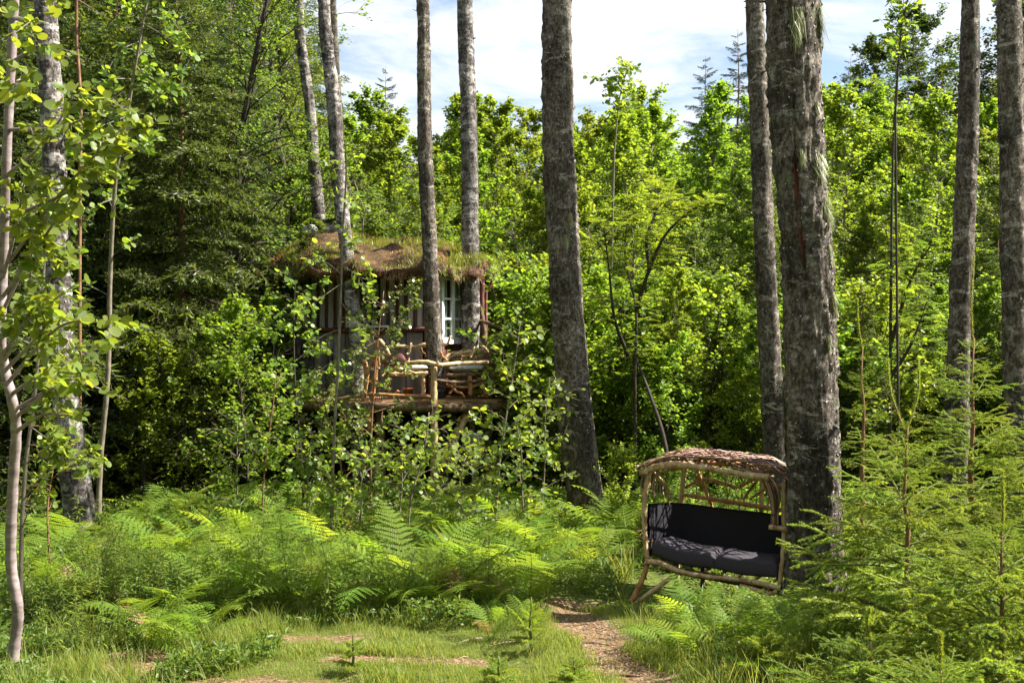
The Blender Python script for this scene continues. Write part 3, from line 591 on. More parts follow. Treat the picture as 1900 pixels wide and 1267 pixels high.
# far trees above the thicket
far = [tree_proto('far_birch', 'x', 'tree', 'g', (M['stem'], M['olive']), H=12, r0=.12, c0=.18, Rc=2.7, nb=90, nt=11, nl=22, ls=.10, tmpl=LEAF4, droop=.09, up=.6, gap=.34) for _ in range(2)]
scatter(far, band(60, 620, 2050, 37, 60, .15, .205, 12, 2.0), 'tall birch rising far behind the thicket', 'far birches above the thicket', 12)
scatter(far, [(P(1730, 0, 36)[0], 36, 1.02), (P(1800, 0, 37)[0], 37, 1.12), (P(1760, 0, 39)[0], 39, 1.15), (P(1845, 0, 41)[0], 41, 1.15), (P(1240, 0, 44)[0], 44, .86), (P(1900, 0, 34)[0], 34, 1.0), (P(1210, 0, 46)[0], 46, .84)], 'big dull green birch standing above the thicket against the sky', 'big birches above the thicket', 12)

crs = []
for k in range(3):
    crs.append(mb_arrays(spruce_branch(1.0, 55, .055, .016, True, .06, 1, .006)))
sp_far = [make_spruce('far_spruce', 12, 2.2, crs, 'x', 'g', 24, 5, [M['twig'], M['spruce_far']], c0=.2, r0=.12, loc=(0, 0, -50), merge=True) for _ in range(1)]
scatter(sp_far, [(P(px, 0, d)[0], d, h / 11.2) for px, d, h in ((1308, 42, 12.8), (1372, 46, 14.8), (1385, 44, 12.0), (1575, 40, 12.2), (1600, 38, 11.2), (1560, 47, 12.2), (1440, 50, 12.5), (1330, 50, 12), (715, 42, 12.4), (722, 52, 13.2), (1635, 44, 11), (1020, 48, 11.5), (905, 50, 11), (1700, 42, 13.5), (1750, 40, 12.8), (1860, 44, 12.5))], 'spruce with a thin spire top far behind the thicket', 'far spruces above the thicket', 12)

# left side: dense tall spruces and birches
sp_mid = [make_spruce('spruce_tree', 9, 2.3, crs, 'x', 'g', 30, 6, [M['twig'], M['spruce']], c0=.03, r0=.09, elev0=-.3, elev1=.3, loc=(0, 0, -50), merge=True) for _ in range(2)]
scatter(sp_mid, [(P(px, 0, d)[0], d, s) for px, d, s in ((330, 16.5, .95), (60, 17.5, 1.25), (215, 20.5, 1.4), (430, 21.5, 1.05), (-60, 14.5, 1.1), (130, 25, 1.6), (330, 27, 1.55), (480, 29, 1.6), (-90, 22, 1.5), (10, 29, 1.7), (250, 32, 1.8), (560, 33, 1.5))], 'big dense spruce in the dark wood left of the hut', 'dense spruces left of the hut', 9)
scatter(sp_mid, [(P(px, 0, d)[0], d, s) for px, d, s in ((1540, 17.5, .42), (1330, 18.5, .40), (1600, 15.5, .36), (1260, 16.2, .28), (1700, 17, .4), (1850, 16, .42), (1960, 15, .45), (1130, 18, .33), (1400, 20, .5), (1820, 20, .5), (1040, 19.5, .36), (1980, 19, .6))], 'small green spruce in the undergrowth behind the bench', 'small spruces of the undergrowth', 9)
big = [tree_proto('big_birch', 'x', 'tree', 'g', (M['twig'], M['birch']), H=12, r0=.14, c0=.16, Rc=2.7, nb=85, nt=11, nl=20, ls=.075, tmpl=LEAF4, droop=.10, up=.55, gap=.42) for _ in range(2)]
scatter(big, [(P(px, 0, d)[0], d, s) for px, d, s in ((560, 23, .92), (430, 18.9, .82), (215, 17.6, .85), (425, 25, 1.0), (500, 31, 1.1), (620, 29, .85), (300, 23.5, .95), (180, 23, 1.0), (20, 23, 1.0), (-70, 28, 1.1), (90, 33, 1.1), (380, 35, 1.2), (230, 38, 1.2), (560, 40, 1.15), (470, 24, .62), (690, 33, .72), (640, 25.5, .6))], 'tall birch with fine hanging foliage behind the hut', 'tall birches behind the hut', 12)

# a wooded rise closing the view far away
def far_wood():
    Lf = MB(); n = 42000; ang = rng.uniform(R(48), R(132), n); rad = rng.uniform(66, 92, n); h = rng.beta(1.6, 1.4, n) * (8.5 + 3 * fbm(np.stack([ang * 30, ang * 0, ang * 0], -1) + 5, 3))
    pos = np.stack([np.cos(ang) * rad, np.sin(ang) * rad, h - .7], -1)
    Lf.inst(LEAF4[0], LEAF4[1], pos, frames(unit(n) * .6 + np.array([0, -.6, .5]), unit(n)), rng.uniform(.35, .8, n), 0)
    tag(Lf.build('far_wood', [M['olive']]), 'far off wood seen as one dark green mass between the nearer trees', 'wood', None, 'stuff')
far_wood()

# wood carried on behind and beside the camera, added unseen to cut sky fill
def ring():
    r_ = random.Random(11); sp1 = []; sp2 = []
    for k in range(46):
        a = math.radians(r_.uniform(150, 392)); 
        if math.cos(a) > .75: rr_ = r_.uniform(21, 30)
        else: rr_ = r_.uniform(9, 22)
        x, y = rr_ * math.cos(a), rr_ * math.sin(a) * .9 + 2
        if y > 3 and abs(x) < 12: continue
        (sp1 if k % 3 else sp2).append((x, y, r_.uniform(1.0, 1.5) if math.cos(a) < .5 else r_.uniform(.7, .95)))
    scatter(sp_mid, sp1, 'added spruce outside the view, keeping sky light off the clearing', 'added spruces around the clearing', 9)
    scatter(big, sp2, 'added birch outside the view, keeping sky light off the clearing', 'added birches around the clearing', 12)
ring()

ORD = ['first', 'second', 'third', 'fourth', 'fifth', 'sixth', 'seventh', 'eighth', 'ninth', 'tenth', 'eleventh', 'twelfth', 'thirteenth', 'fourteenth', 'fifteenth', 'sixteenth', 'seventeenth', 'eighteenth', 'nineteenth', 'twentieth', 'twenty first', 'twenty second', 'twenty third', 'twenty fourth', 'twenty fifth', 'twenty sixth', 'twenty seventh', 'twenty eighth']
def relabel(group, text):
    """tells the members of one group apart by their order across the view"""
    L = sorted([o for o in C.objects if o.get('group') == group and 'category' in o and o.location.y > 2], key=lambda o: o.location.x / o.location.y)
    for i, o in enumerate(L):
        if i < len(ORD): o['label'] = text % ORD[i]
# ------------------------------------------------------------------ near saplings with single leaves
leaf_me = []
for k, w in enumerate((1.0, .85, 1.12)):
    B = MB(); th = np.linspace(-np.pi / 2, 1.5 * np.pi, 13)[:-1]; r = .5 * (1 + .05 * np.sin(th * 7 + k))
    v = np.stack([r * np.cos(th) * w, .5 + r * np.sin(th), .07 * np.cos(th) ** 2 + .03 * np.sin(th * 3)], -1); v = np.vstack([v, (0, .5, -.02), (0, -.35, 0), (.03, -.35, 0)])
    B.add(v, None, [(12, i, (i + 1) % 12) for i in range(12)] + [(13, 14, 0)], 0, .33 * k); leaf_me.append(B.mesh('leaf', [M['aspen_near']]))
APL = (np.array([(0, 0, 0), (-.38, .15, .05), (-.48, .5, .07), (-.28, .88, .04), (0, 1.02, -.02), (.28, .88, .04), (.48, .5, .07), (.38, .15, .05)]), [(0, 1, 2, 3), (0, 3, 4, 5), (0, 5, 6, 7)])

def sapling(stem, w0, w1, label, branches, ls, mat='aspen_bark', leafmat_='aspen_near', singles=0, n_auto=0, auto_len=(.3, .7), auto_from=.3, per=9, group=None, auto_el=.35, nsub=3, name='aspen_sapling'):
    """stem: (px,py,d) from foot to tip; branches: list of (start fraction, (px,py,d) tip)"""
    w = np.array([P(*p) for p in stem]); base = np.array([w[0][0], w[0][1], gz1(w[0][0], w[0][1])]); w[0][2] = base[2] - .08; w = w - base
    t = thing(name, base, label, 'sapling', group); B = MB(); cp = catmull(w, 8); n = len(cp)
    B.tube(cp, np.linspace(w0, w1, n) * (1 + .06 * np.sin(np.arange(n) * 1.9)), 12, 0); pos = []; axs = []
    def limb(b, tip, r):
        L = np.linalg.norm(tip - b); m = (b + tip) / 2 + rng.normal(0, .05, 3) * L + np.array([0, 0, .06 * L]); bp = catmull(np.array([b, m, tip]), 5); B.tube(bp, np.linspace(r, .0022, len(bp)), 6, 0, False)
        k = max(5, int(per * L / .5))
        for j in range(nsub + int(L * 4)):
            i0 = random.randrange(len(bp) // 3, len(bp) - 1); d = unit(1)[0] * .8 + (tip - b) / L; tw = twig_axes(bp[i0], d / np.linalg.norm(d), random.uniform(.08, .22), 3, 0, .15); B.tube(tw, np.linspace(.0022, .0014, 4), 4, 0, False)
            g = rng.uniform(.3, 1, k // 2) * 3; gi = np.clip(g.astype(int), 0, 2); pos.append(tw[gi] + (tw[gi + 1] - tw[gi]) * (g - gi)[:, None]); axs.append(np.repeat(d[None], len(g), 0))
        g = rng.uniform(.3, 1, k) * (len(bp) - 1); gi = np.clip(g.astype(int), 0, len(bp) - 2); pos.append(bp[gi] + (bp[gi + 1] - bp[gi]) * (g - gi)[:, None]); axs.append(np.repeat((tip - b)[None] / L, len(g), 0))
    for f, tip in branches: limb(cp[int(f * (n - 1))], P(*tip) - base, w1 * .5 + (w0 - w1) * .25 * (1 - f))
    az = random.random() * 6
    for i in range(n_auto):
        f = auto_from + (1 - auto_from) * i / max(1, n_auto); az += 2.4; L = random.uniform(*auto_len) * (1.1 - .6 * f); b = cp[int(f * (n - 1))]; el = auto_el + random.uniform(-.2, .3)
        limb(b, b + L * np.array([np.cos(az) * np.cos(el), np.sin(az) * np.cos(el), np.sin(el)]), .004)
    B.build('stem', [M[mat]], t)
    pos = np.concatenate(pos); axs = np.concatenate(axs); m = len(pos); pet = unit(m) * .8 + axs * .5; pet /= np.linalg.norm(pet, axis=1)[:, None]; pos = pos + pet * ls * .4
    fr = frames(unit(m) * .75 + np.array([.15, -.25, .75]), pet + np.array([0, 0, -.45])); sz = ls * rng.uniform(.45, 1.2, m); idx = rng.permutation(m); a = idx[:singles]; b_ = idx[singles:]
    for i in a:
        o = bpy.data.objects.new('leaf', leaf_me[i % 3]); C.objects.link(o); o.parent = t
        mt = Matrix(fr[i].tolist()).to_4x4() @ Matrix.Scale(sz[i], 4); mt.translation = Vector(pos[i]); o.matrix_local = mt
    if len(b_):
        Lf = MB(); Lf.inst(APL[0], APL[1], pos[b_], fr[b_], sz[b_], 0); f = Lf.build('foliage', [M[leafmat_]], t)
        if singles: f['kind'] = 'stuff'
    return t

sapling([(22, 1240, 7.7), (28, 1190, 7.7), (33, 1130, 7.65), (20, 1040, 7.6), (24, 900, 7.5), (30, 800, 7.4), (22, 740, 7.3), (8, 680, 7.3), (2, 620, 7.2), (6, 500, 7.2), (12, 300, 7.0), (24, 60, 6.9), (32, -120, 6.8)], .040, .026,
        'smooth pinkish aspen stem bending at the left edge of the view',
        [(.52, (120, 660, 6.6)), (.55, (215, 600, 6.3)), (.60, (150, 520, 6.5)), (.62, (120, 470, 6.4)), (.66, (60, 420, 6.4)), (.72, (140, 350, 6.3)), (.76, (200, 260, 6.2)), (.80, (235, 300, 6.3)), (.83, (150, 160, 6.3)), (.86, (230, 170, 6.2)), (.90, (110, 90, 6.3)), (.93, (60, 40, 6.2)), (.96, (120, 10, 6.3)), (.70, (250, 215, 6.4)), (.45, (170, 690, 6.7)), (.47, (235, 740, 6.9)), (.42, (130, 770, 6.9)), (.58, (70, 560, 6.5)), (.88, (30, 150, 6)), (.74, (50, 300, 6.2))], .068, singles=290, per=7, nsub=2)
sapling([(38, 1110, 9.0), (40, 1000, 9), (48, 860, 9), (66, 720, 9), (78, 560, 9), (86, 430, 9.1), (90, 330, 9.1)], .020, .007, 'thin aspen sapling just right of the smooth pinkish stem',
        [(.35, (130, 800, 8.6)), (.42, (150, 870, 8.6)), (.5, (120, 700, 8.5)), (.55, (190, 640, 8.6)), (.62, (150, 590, 8.7)), (.7, (40, 500, 8.8)), (.78, (140, 470, 8.7)), (.25, (150, 830, 8.8)), (.38, (185, 850, 8.4)), (.2, (90, 900, 8.7)), (.9, (60, 400, 8.8)), (.95, (110, 370, 9))], .062, mat='stem', singles=170, per=9)
sapling([(182, 945, 12.6), (186, 860, 12.6), (200, 700, 12.5), (205, 500, 12.4), (215, 330, 12.2), (238, 200, 12), (262, 60, 11.8), (285, -60, 11.8)], .034, .012, 'tall dark stemmed aspen with leafy top right of the pale birch trunk',
        [(.55, (150, 420, 12)), (.62, (300, 250, 11.6)), (.68, (345, 120, 11.4)), (.74, (180, 240, 11.5)), (.8, (320, 180, 11.3)), (.84, (200, 130, 11.5)), (.9, (335, 60, 11.3)), (.95, (230, 20, 11.5)), (.7, (130, 280, 11.4)), (.5, (250, 340, 11.8)), (.88, (355, 110, 11.2)), (.78, (140, 180, 11.3)), (.66, (100, 230, 11.2)), (.97, (300, 0, 11.3))], .075, mat='stem', n_auto=10, auto_len=(.4, .8), auto_from=.4, per=8)
sapling([(100, 1010, 10), (88, 960, 10), (98, 870, 10), (104, 800, 10), (108, 760, 10)], .009, .003, 'knee high leafy aspen shoot before the pale birch foot', [], .055, mat='redstem', n_auto=9, auto_len=(.2, .35), auto_from=.3, per=6)
sapling([(148, 560, 14), (146, 400, 14), (150, 200, 14), (142, 60, 14), (145, -60, 14)][0:1] + [(148, 400, 14), (150, 200, 14), (142, 60, 14), (145, -60, 14)], .024, .018, 'reddish bare pine pole right of the pale birch in the upper wood', [(.9, (210, 40, 14)), (.8, (100, 120, 14))], .04, mat='redstem', name='pine_pole', leafmat_='birch')
sapling([(614, 968, 12.2), (618, 850, 12.2), (626, 700, 12.2), (632, 560, 12.2), (636, 430, 12.2), (642, 330, 12.2), (640, 260, 12.2)], .020, .007, 'tall grey aspen sapling standing before the left wall of the hut',
        [(.45, (560, 660, 12)), (.5, (690, 640, 12)), (.55, (540, 590, 11.9)), (.6, (700, 560, 11.9)), (.66, (565, 500, 12)), (.7, (690, 500, 12)), (.8, (600, 370, 12)), (.84, (668, 400, 12)), (.9, (610, 300, 12)), (.95, (680, 300, 12)), (.38, (545, 740, 12))], .064, mat='stem', singles=120, n_auto=8, auto_from=.3, auto_len=(.3, .6), per=9)
sapling([(484, 965, 12.6), (490, 880, 12.6), (500, 800, 12.6), (508, 740, 12.6), (512, 690, 12.6)], .012, .005, 'thin red stemmed sapling left of the hut in the ferns', [], .06, mat='redstem', n_auto=12, auto_len=(.25, .5), per=8, group=None)
sapling([(752, 1000, 11.6), (762, 930, 11.6), (778, 870, 11.6), (790, 820, 11.5), (796, 765, 11.5)], .013, .005, 'slanting young aspen in the ferns before the hut deck', [], .062, mat='stem', singles=60, n_auto=18, auto_len=(.3, .55), auto_from=.2, per=9)
sapling([(915, 960, 12), (925, 880, 12), (935, 800, 12), (948, 720, 12), (960, 640, 12), (965, 600, 12)], .014, .005, 'light green young aspen right of the deck with round leaves', [], .064, mat='stem', singles=110, n_auto=24, auto_len=(.3, .5), auto_from=.12, per=10)
sapling([(885, 975, 12.5), (880, 920, 12.5), (874, 860, 12.5), (868, 800, 12.5)], .012, .004, 'short aspen sapling in front of the deck support posts', [], .06, mat='stem', singles=60, n_auto=16, auto_len=(.3, .5), auto_from=.2, per=8)
sapling([(690, 960, 13), (688, 850, 13), (692, 740, 13), (700, 640, 13), (712, 540, 13)], .014, .005, 'slim birch sapling with small leaves against the hut rail', [(.7, (770, 560, 12.8)), (.8, (760, 600, 12.8)), (.6, (760, 690, 12.8)), (.9, (780, 520, 12.8))], .042, mat='redstem', leafmat_='birch', n_auto=30, auto_len=(.35, .65), auto_from=.15, per=16, nsub=5, name='birch_sapling_near')
sapling([(640, 970, 13.5), (632, 860, 13.5), (610, 780, 13.5), (590, 700, 13.5)], .014, .005, 'small leaved bushy birch under the left end of the deck', [], .042, mat='redstem', leafmat_='birch', n_auto=30, auto_len=(.4, .8), auto_from=.1, per=16, nsub=5, name='birch_sapling_near')
sapling([(565, 975, 13.8), (560, 860, 13.8), (548, 720, 13.8), (545, 600, 13.8), (548, 520, 13.8)], .018, .006, 'dark leaved aspen shading the left corner of the hut', [], .062, mat='twig', leafmat_='aspen', n_auto=30, auto_len=(.4, .8), auto_from=.12, per=12)
sapling([(1670, 470, 11.5), (1665, 300, 11.5), (1668, 180, 11.5), (1672, 60, 11.5), (1690, -30, 11.5)][0:1] + [(1662, 300, 11.5), (1664, 180, 11.5), (1672, 60, 11.5), (1690, -30, 11.5)], .015, .005, 'tall thin aspen whose leafy tip reaches into the sky at right', [], .066, mat='twig', n_auto=22, auto_len=(.2, .42), auto_from=.62, per=9, auto_el=.8)
sapling([(1128, 500, 21), (1140, 350, 21), (1142, 260, 21), (1150, 180, 21), (1160, 130, 21)][0:1] + [(1138, 350, 21), (1142, 260, 21), (1150, 180, 21), (1165, 125, 21)], .022, .007, 'aspen with a bent leafy tip against the sky right of the leaning birch', [(.9, (1095, 150, 21)), (.84, (1120, 170, 21))], .10, mat='stem', n_auto=20, auto_len=(.3, .62), auto_from=.66, per=9, auto_el=.7)

for px, d, tip, w_, lab in ((655, 11.9, 830, 3, 'leafy aspen shoot in the ferns below the left end of the deck'), (845, 11.2, 830, 2, 'round leaved aspen shoot in front of the deck posts'), (980, 11.8, 790, -2, 'leafy aspen shoot at the right end of the fern bank'), (560, 12.2, 800, 2, 'small leafy aspen in the ferns left of the grey sapling'), (1000, 13, 700, 2, 'young aspen between the deck and the leaning birch'), (440, 12.4, 780, 0, 'small aspen in the shade left of the red stemmed sapling'), (735, 12.8, 790, 2, 'young aspen rising before the middle of the deck')):
    g_ = 633.5 + CZ * F / d; sapling([(px, g_, d), (px + 5 * w_, g_ * .6 + tip * .4, d), (px + 6 * w_, g_ * .25 + tip * .75, d), (px + 10 * w_, tip, d)], .011, .004, lab, [], .062, mat='stem', n_auto=20, auto_len=(.3, .55), auto_from=.12, per=10)

# ------------------------------------------------------------------ young spruces in the right foreground
near_me = [spruce_branch(1.0, 1000, .021, .0046, True, .035, 1, .003, 10, 12).mesh('branch', [M['shoot'], M['spruce_near']]) for _ in range(4)]
seed_me = [spruce_branch(1.0, 170, .11, .02, False, .02, 1, .012).mesh('branch', [M['shoot'], M['spruce_near']]) for _ in range(3)]
def young_spruce(px, d, H, Rb, label, nwh=11, per=6, leaders=((0, 0),), protos=near_me):
    x = P(px, 0, d)[0]; z = gz1(x, d)
    t = make_spruce('young_spruce', H * .86, Rb, protos, label, None, nwh, per, [M['spruce_near']], c0=.04, r0=.004 + .011 * H, elev0=.02, elev1=.7, loc=(x, d, z), stem='redstem' if H > .6 else 'shoot')
    for (ax, ay) in (leaders if H > .6 else ()):        # upright leader shoots with bristling needles
        B = MB(); b = np.array([0, 0, H * .84]); tip = b + np.array([ax, ay, H * random.uniform(.20, .28)]); s_ = catmull(np.array([b, (b + tip) / 2 + rng.normal(0, .01, 3) + np.array([ax, ay, 0]) * .35, tip]), 5); B.tube(s_, np.linspace(.008, .004, len(s_)), 5, 0)
        n = 900; g = rng.uniform(0, 1, n) * (len(s_) - 1); j = np.clip(g.astype(int), 0, len(s_) - 2); e = s_[j + 1] - s_[j]; pp = s_[j] + e * (g - j)[:, None]; r = unit(n); r[:, 2] = 0
        fw = r + np.array([0, 0, .8]); B.inst(np.array([(-.08, 0, 0), (.08, 0, 0), (0, 1, 0)]), None, pp, frames(np.cross(fw, unit(n)), fw), .026 * rng.uniform(.7, 1.2, n), 1, rng.random(n), [(0, 1, 2)])
        B.build('leader_shoot', [M['redstem'], M['spruce_near']], t)
    return t
young_spruce(1680, 7.6, 1.95, 1.12, 'young spruce with a forked crown before the thickest birch', 11, 6, ((-.12, 0), (.10, .03)))
young_spruce(1860, 6.3, 1.45, 1.35, 'broad bright spruce filling the lower right corner', 10, 7, ((0, 0),))
young_spruce(1805, 8.6, 2.75, 1.15, 'tallest young spruce with one long leader near the right edge', 12, 6, ((0.01, 0),))
#young_spruce(1720, 9.8, 2.7, .95, 'slim spruce behind the forked young spruce', 10, 4, ((.0, 0),))
young_spruce(1615, 6.15, .72, .75, 'low spruce seedling left of the lower right corner', 8, 6, ((0, 0),))
young_spruce(1745, 5.5, .75, .95, 'low spreading spruce at the bottom edge on the right', 8, 7, ((0, 0),))
young_spruce(1920, 8.0, 2.2, 1.1, 'spruce half cut off by the right edge', 11, 6, ((0, 0),))
young_spruce(1600, 11.4, 2.6, .8, 'thin spruce with long leader close behind the thickest birch', 10, 4, ((-.05, 0),))
#young_spruce(1690, 12.0, 3.3, .9, 'taller thin spruce between the two far right trunks', 10, 4, ((0, 0),))
young_spruce(1350, 12.8, .9, .5, 'small spruce in the shade behind the bench', 7, 5)
young_spruce(655, 7.6, .34, .17, 'tiny dark spruce seedling on the grass strip', 5, 5, protos=seed_me)
young_spruce(925, 7.15, .30, .22, 'bright spruce seedling at the bottom of the grass', 5, 5, protos=seed_me)
young_spruce(1065, 7.0, .30, .26, 'small spruce seedling beside the footpath', 5, 6, protos=seed_me)
young_spruce(985, 8.2, .50, .18, 'slender seedling with upright shoots at the edge of the ferns', 6, 4, ((0, 0), (.04, 0)), protos=seed_me)
young_spruce(1430, 7.3, .42, .4, 'low spruce seedling in the ferns right of the footpath', 6, 6, protos=seed_me)

# ------------------------------------------------------------------ ferns
def frond_mesh(L=1.0, npair=22, arch=.55, seed=0):
    B = MB(); t = np.linspace(0, 1, 13); el = 1.05 - arch * 2.3 * t ** 1.3; dx_ = np.cos(el) / 12; dz = np.sin(el) / 12; x = np.concatenate([[0], np.cumsum(dx_[:-1])]); z = np.concatenate([[0], np.cumsum(dz[:-1])]); side = .05 * np.sin(t * 2 + seed)
    ax = np.stack([x, side, z], -1) * L; B.tube(ax, np.linspace(.006, .0015, 13), 4, 0, False, .9)
    for i in range(npair):
        f = .16 + .83 * i / npair; s = f * 12; i0 = min(int(s), 11); b = ax[i0] + (ax[i0 + 1] - ax[i0]) * (s - i0); tn = ax[i0 + 1] - ax[i0]; tn /= np.linalg.norm(tn); up = np.cross(tn, (0, 1, 0)); up = -up if up[2] < 0 else up
        pl = .30 * L * (np.sin(np.pi * min(1, .16 + .84 * (1 - f) ** .75)) ** .9 * .9 + .04)
        if f > .5: pl = .30 * L * (1 - f) * 1.8 + .01
        for sd in (-1, 1):
            d = np.array([0, sd, 0]) * .93 + tn * (.28 + .25 * f) + up * random.uniform(-.18, .02); d /= np.linalg.norm(d); m = max(3, int(pl / .020)); r = random.random() * .25 + .2
            for k in range(m):           # pinnules both sides of the pinna
                g = (k + .5) / m; c = b + d * pl * g - np.array([0, 0, 1]) * (.10 * pl * g * g); wl = (.0245 * (1 - g) ** .75 + .003) * L * min(1, pl / .10 + .3)
                pd = np.cross(up, d); pd /= np.linalg.norm(pd)
                for s2 in (-1, 1):
                    a = c - d * .0085; e = c + d * .0085; o_ = pd * s2 * wl + d * .4 * wl
                    B.add([a, e, e + o_ * .9 - d * .004, a + o_ * .75], [(0, 1, 2, 3)], None, 0, r)
    return B.mesh('frond', [M['fern']], False)
frond_me = [frond_mesh(1.0, 15, a, s) for a, s in ((.50, 0), (.62, 1), (.40, 2), (.72, 3))]
dead_me = frond_mesh(.8, 15, .8, 4); dead_me.materials[0] = M['drygrass']
def fern(x, y, size, label, group, nf, up=0.0, face=None):
    t = thing('fern', (x, y, gz1(x, y)), label, 'fern', group); a0 = random.random() * 6
    for k in range(nf):
        az = a0 + k * 6.283 / nf + random.uniform(-.3, .3) if face is None else face + random.uniform(-1.3, 1.3)
        dry = random.random() < .05; o = link('frond', dead_me if dry else random.choice(frond_me), t, (0, 0, 0.02))
        rot = Matrix.Rotation(az, 3, 'Z') @ Matrix.Rotation(-(up + random.uniform(-.3, .22)), 3, 'Y') @ Matrix.Rotation(random.uniform(-.45, .45), 3, 'X')
        o.rotation_mode = 'QUATERNION'; o.rotation_quaternion = rot.to_quaternion(); o.scale = (size * random.uniform(.75, 1.15),) * 3
        if dry: o['label'] = 'brown withered frond'
    return t
def ok(x, y, r=.3): return path_dist(np.array([x]), np.array([y]))[0] > r
spots = []
def fscatter(n, px0, px1, d0, d1, s0, s1, mind, label, group, nf=(5, 8), clear=.38, up=0.0):
    k = 0; tries = 0
    while k < n and tries < n * 40:
        tries += 1; d = random.uniform(d0, d1); x = P(random.uniform(px0, px1), 0, d)[0]
        if not ok(x, d, clear) or any((x - a) ** 2 + (d - b) ** 2 < mind ** 2 for a, b in spots): continue
        if (1.0 < x < 2.6 and 9.0 < d < 11.2) or (.95 < x < 1.45 and 8.5 < d < 11): continue
        if x < -2.6 and d < 11 and random.random() < .4: continue
        spots.append((x, d)); fern(x, d, random.uniform(s0, s1), label, group, random.randint(*nf), up); k += 1
fscatter(21, 380, 1010, 9.45, 10.9, .72, .98, .42, 'sunlit arching fern in the front row of the bracken bank', 'ferns in front of the hut')
fscatter(30, 300, 1120, 10.9, 12.6, .6, .92, .46, 'fern in the deep bank between the lawn and the hut', 'ferns of the bank behind the front row')
fscatter(30, 250, 1180, 12.6, 15.2, .5, .85, .5, 'shaded fern at the back of the bank under the trees', 'ferns at the back of the bank', (5, 7))
fscatter(12, 20, 380, 9.6, 12.4, .65, .9, .42, 'fern between the herbs around the pale birch', 'ferns around the pale birch')
fscatter(6, 210, 400, 8.3, 9.4, .5, .75, .35, 'low fern arching over the herbs left of the lawn', 'ferns left of the lawn', (5, 6))
fscatter(15, 1235, 1500, 7.9, 8.9, .42, .6, .26, 'bright yellow green fern right in front of the bench', 'ferns in front of the bench', (4, 7), .35, .1)
fscatter(26, 1110, 1560, 11.25, 14, .6, .95, .36, 'fern in the shade behind the wicker bench', 'ferns behind the bench')
fscatter(5, 830, 1010, 8.4, 9.3, .34, .5, .28, 'small upright fern at the lawn edge before the bank', 'small ferns on the lawn edge', (4, 6), .35, .25)
fscatter(14, 1500, 1960, 7.5, 10.5, .5, .8, .4, 'fern growing between the young spruces', 'ferns between the young spruces')

for q_, (x_, y_) in enumerate(((1.75, 11.6), (2.35, 11.3), (1.25, 12.3), (2.0, 12.6))):
    o_ = clone(shr[q_ % 3], (x_, y_, gz1(x_, y_)), q_ * 1.7, .36, 'low dark shrub right behind the wicker bench, %s from the left' % ORD[(1, 3, 0, 2)[q_]], 'low shrubs behind the bench')
# ------------------------------------------------------------------ tall narrow leaved herbs
def herb_proto(H, nlv, ll):
    B = MB(); ax = twig_axes((0, 0, -.03), (rng.normal(0, .06), rng.normal(0, .06), 1), H, 6, 0, .05); B.tube(ax, np.linspace(.0035, .0015, 7), 4, 1, False)
    g = np.sort(rng.uniform(.15, 1.0, nlv)) * 6; j = np.clip(g.astype(int), 0, 5); p = ax[j] + (ax[j + 1] - ax[j]) * (g - j)[:, None]; az = np.arange(nlv) * 2.4; el = .35 + .5 * g / 6
    fw = np.stack([np.cos(az) * np.cos(el), np.sin(az) * np.cos(el), np.sin(el)], -1); B.inst(np.array([(0, 0, 0), (-.10, .4, .03), (0, 1, -.18), (.10, .4, .03)]), [(0, 1, 2, 3)], p, frames(np.stack([0 * az, 0 * az, 1 + 0 * az], -1) + unit(nlv) * .25, fw), ll * (1.15 - .6 * g / 6) * rng.uniform(.8, 1.2, nlv), 0)
    return B.mesh('herb', [M['herb'], M['shoot']], False)
herb_me = [herb_proto(.8, 46, .11), herb_proto(.65, 40, .10), herb_proto(.9, 52, .12), herb_proto(.55, 30, .10)]
def hscatter(n, px0, px1, d0, d1, s0, s1, label, group):
    k = 0
    while k < n:
        d = random.uniform(d0, d1); x = P(random.uniform(px0, px1), 0, d)[0]
        if not ok(x, d, .35): continue
        o = link('willowherb', random.choice(herb_me), None, (x, d, gz1(x, d)), random.random() * 6, random.uniform(s0, s1)); tag(o, label, 'herb', group); k += 1
hscatter(150, 150, 620, 8.9, 11.2, .7, 1.1, 'tall narrow leaved willowherb stalk at the left of the fern bank', 'willowherb left of the fern bank')
hscatter(90, 20, 360, 8.0, 10.5, .5, .9, 'narrow leaved herb stalk near the pale birch foot', 'herb stalks near the pale birch')
hscatter(55, 600, 960, 9.3, 10.1, .6, .9, 'narrow leaved herb stalk under the front ferns', 'herb stalks under the front ferns')
hscatter(28, 1180, 1480, 7.4, 9.0, .3, .6, 'short herb stalk beside the footpath near the bench', 'herb stalks beside the path')

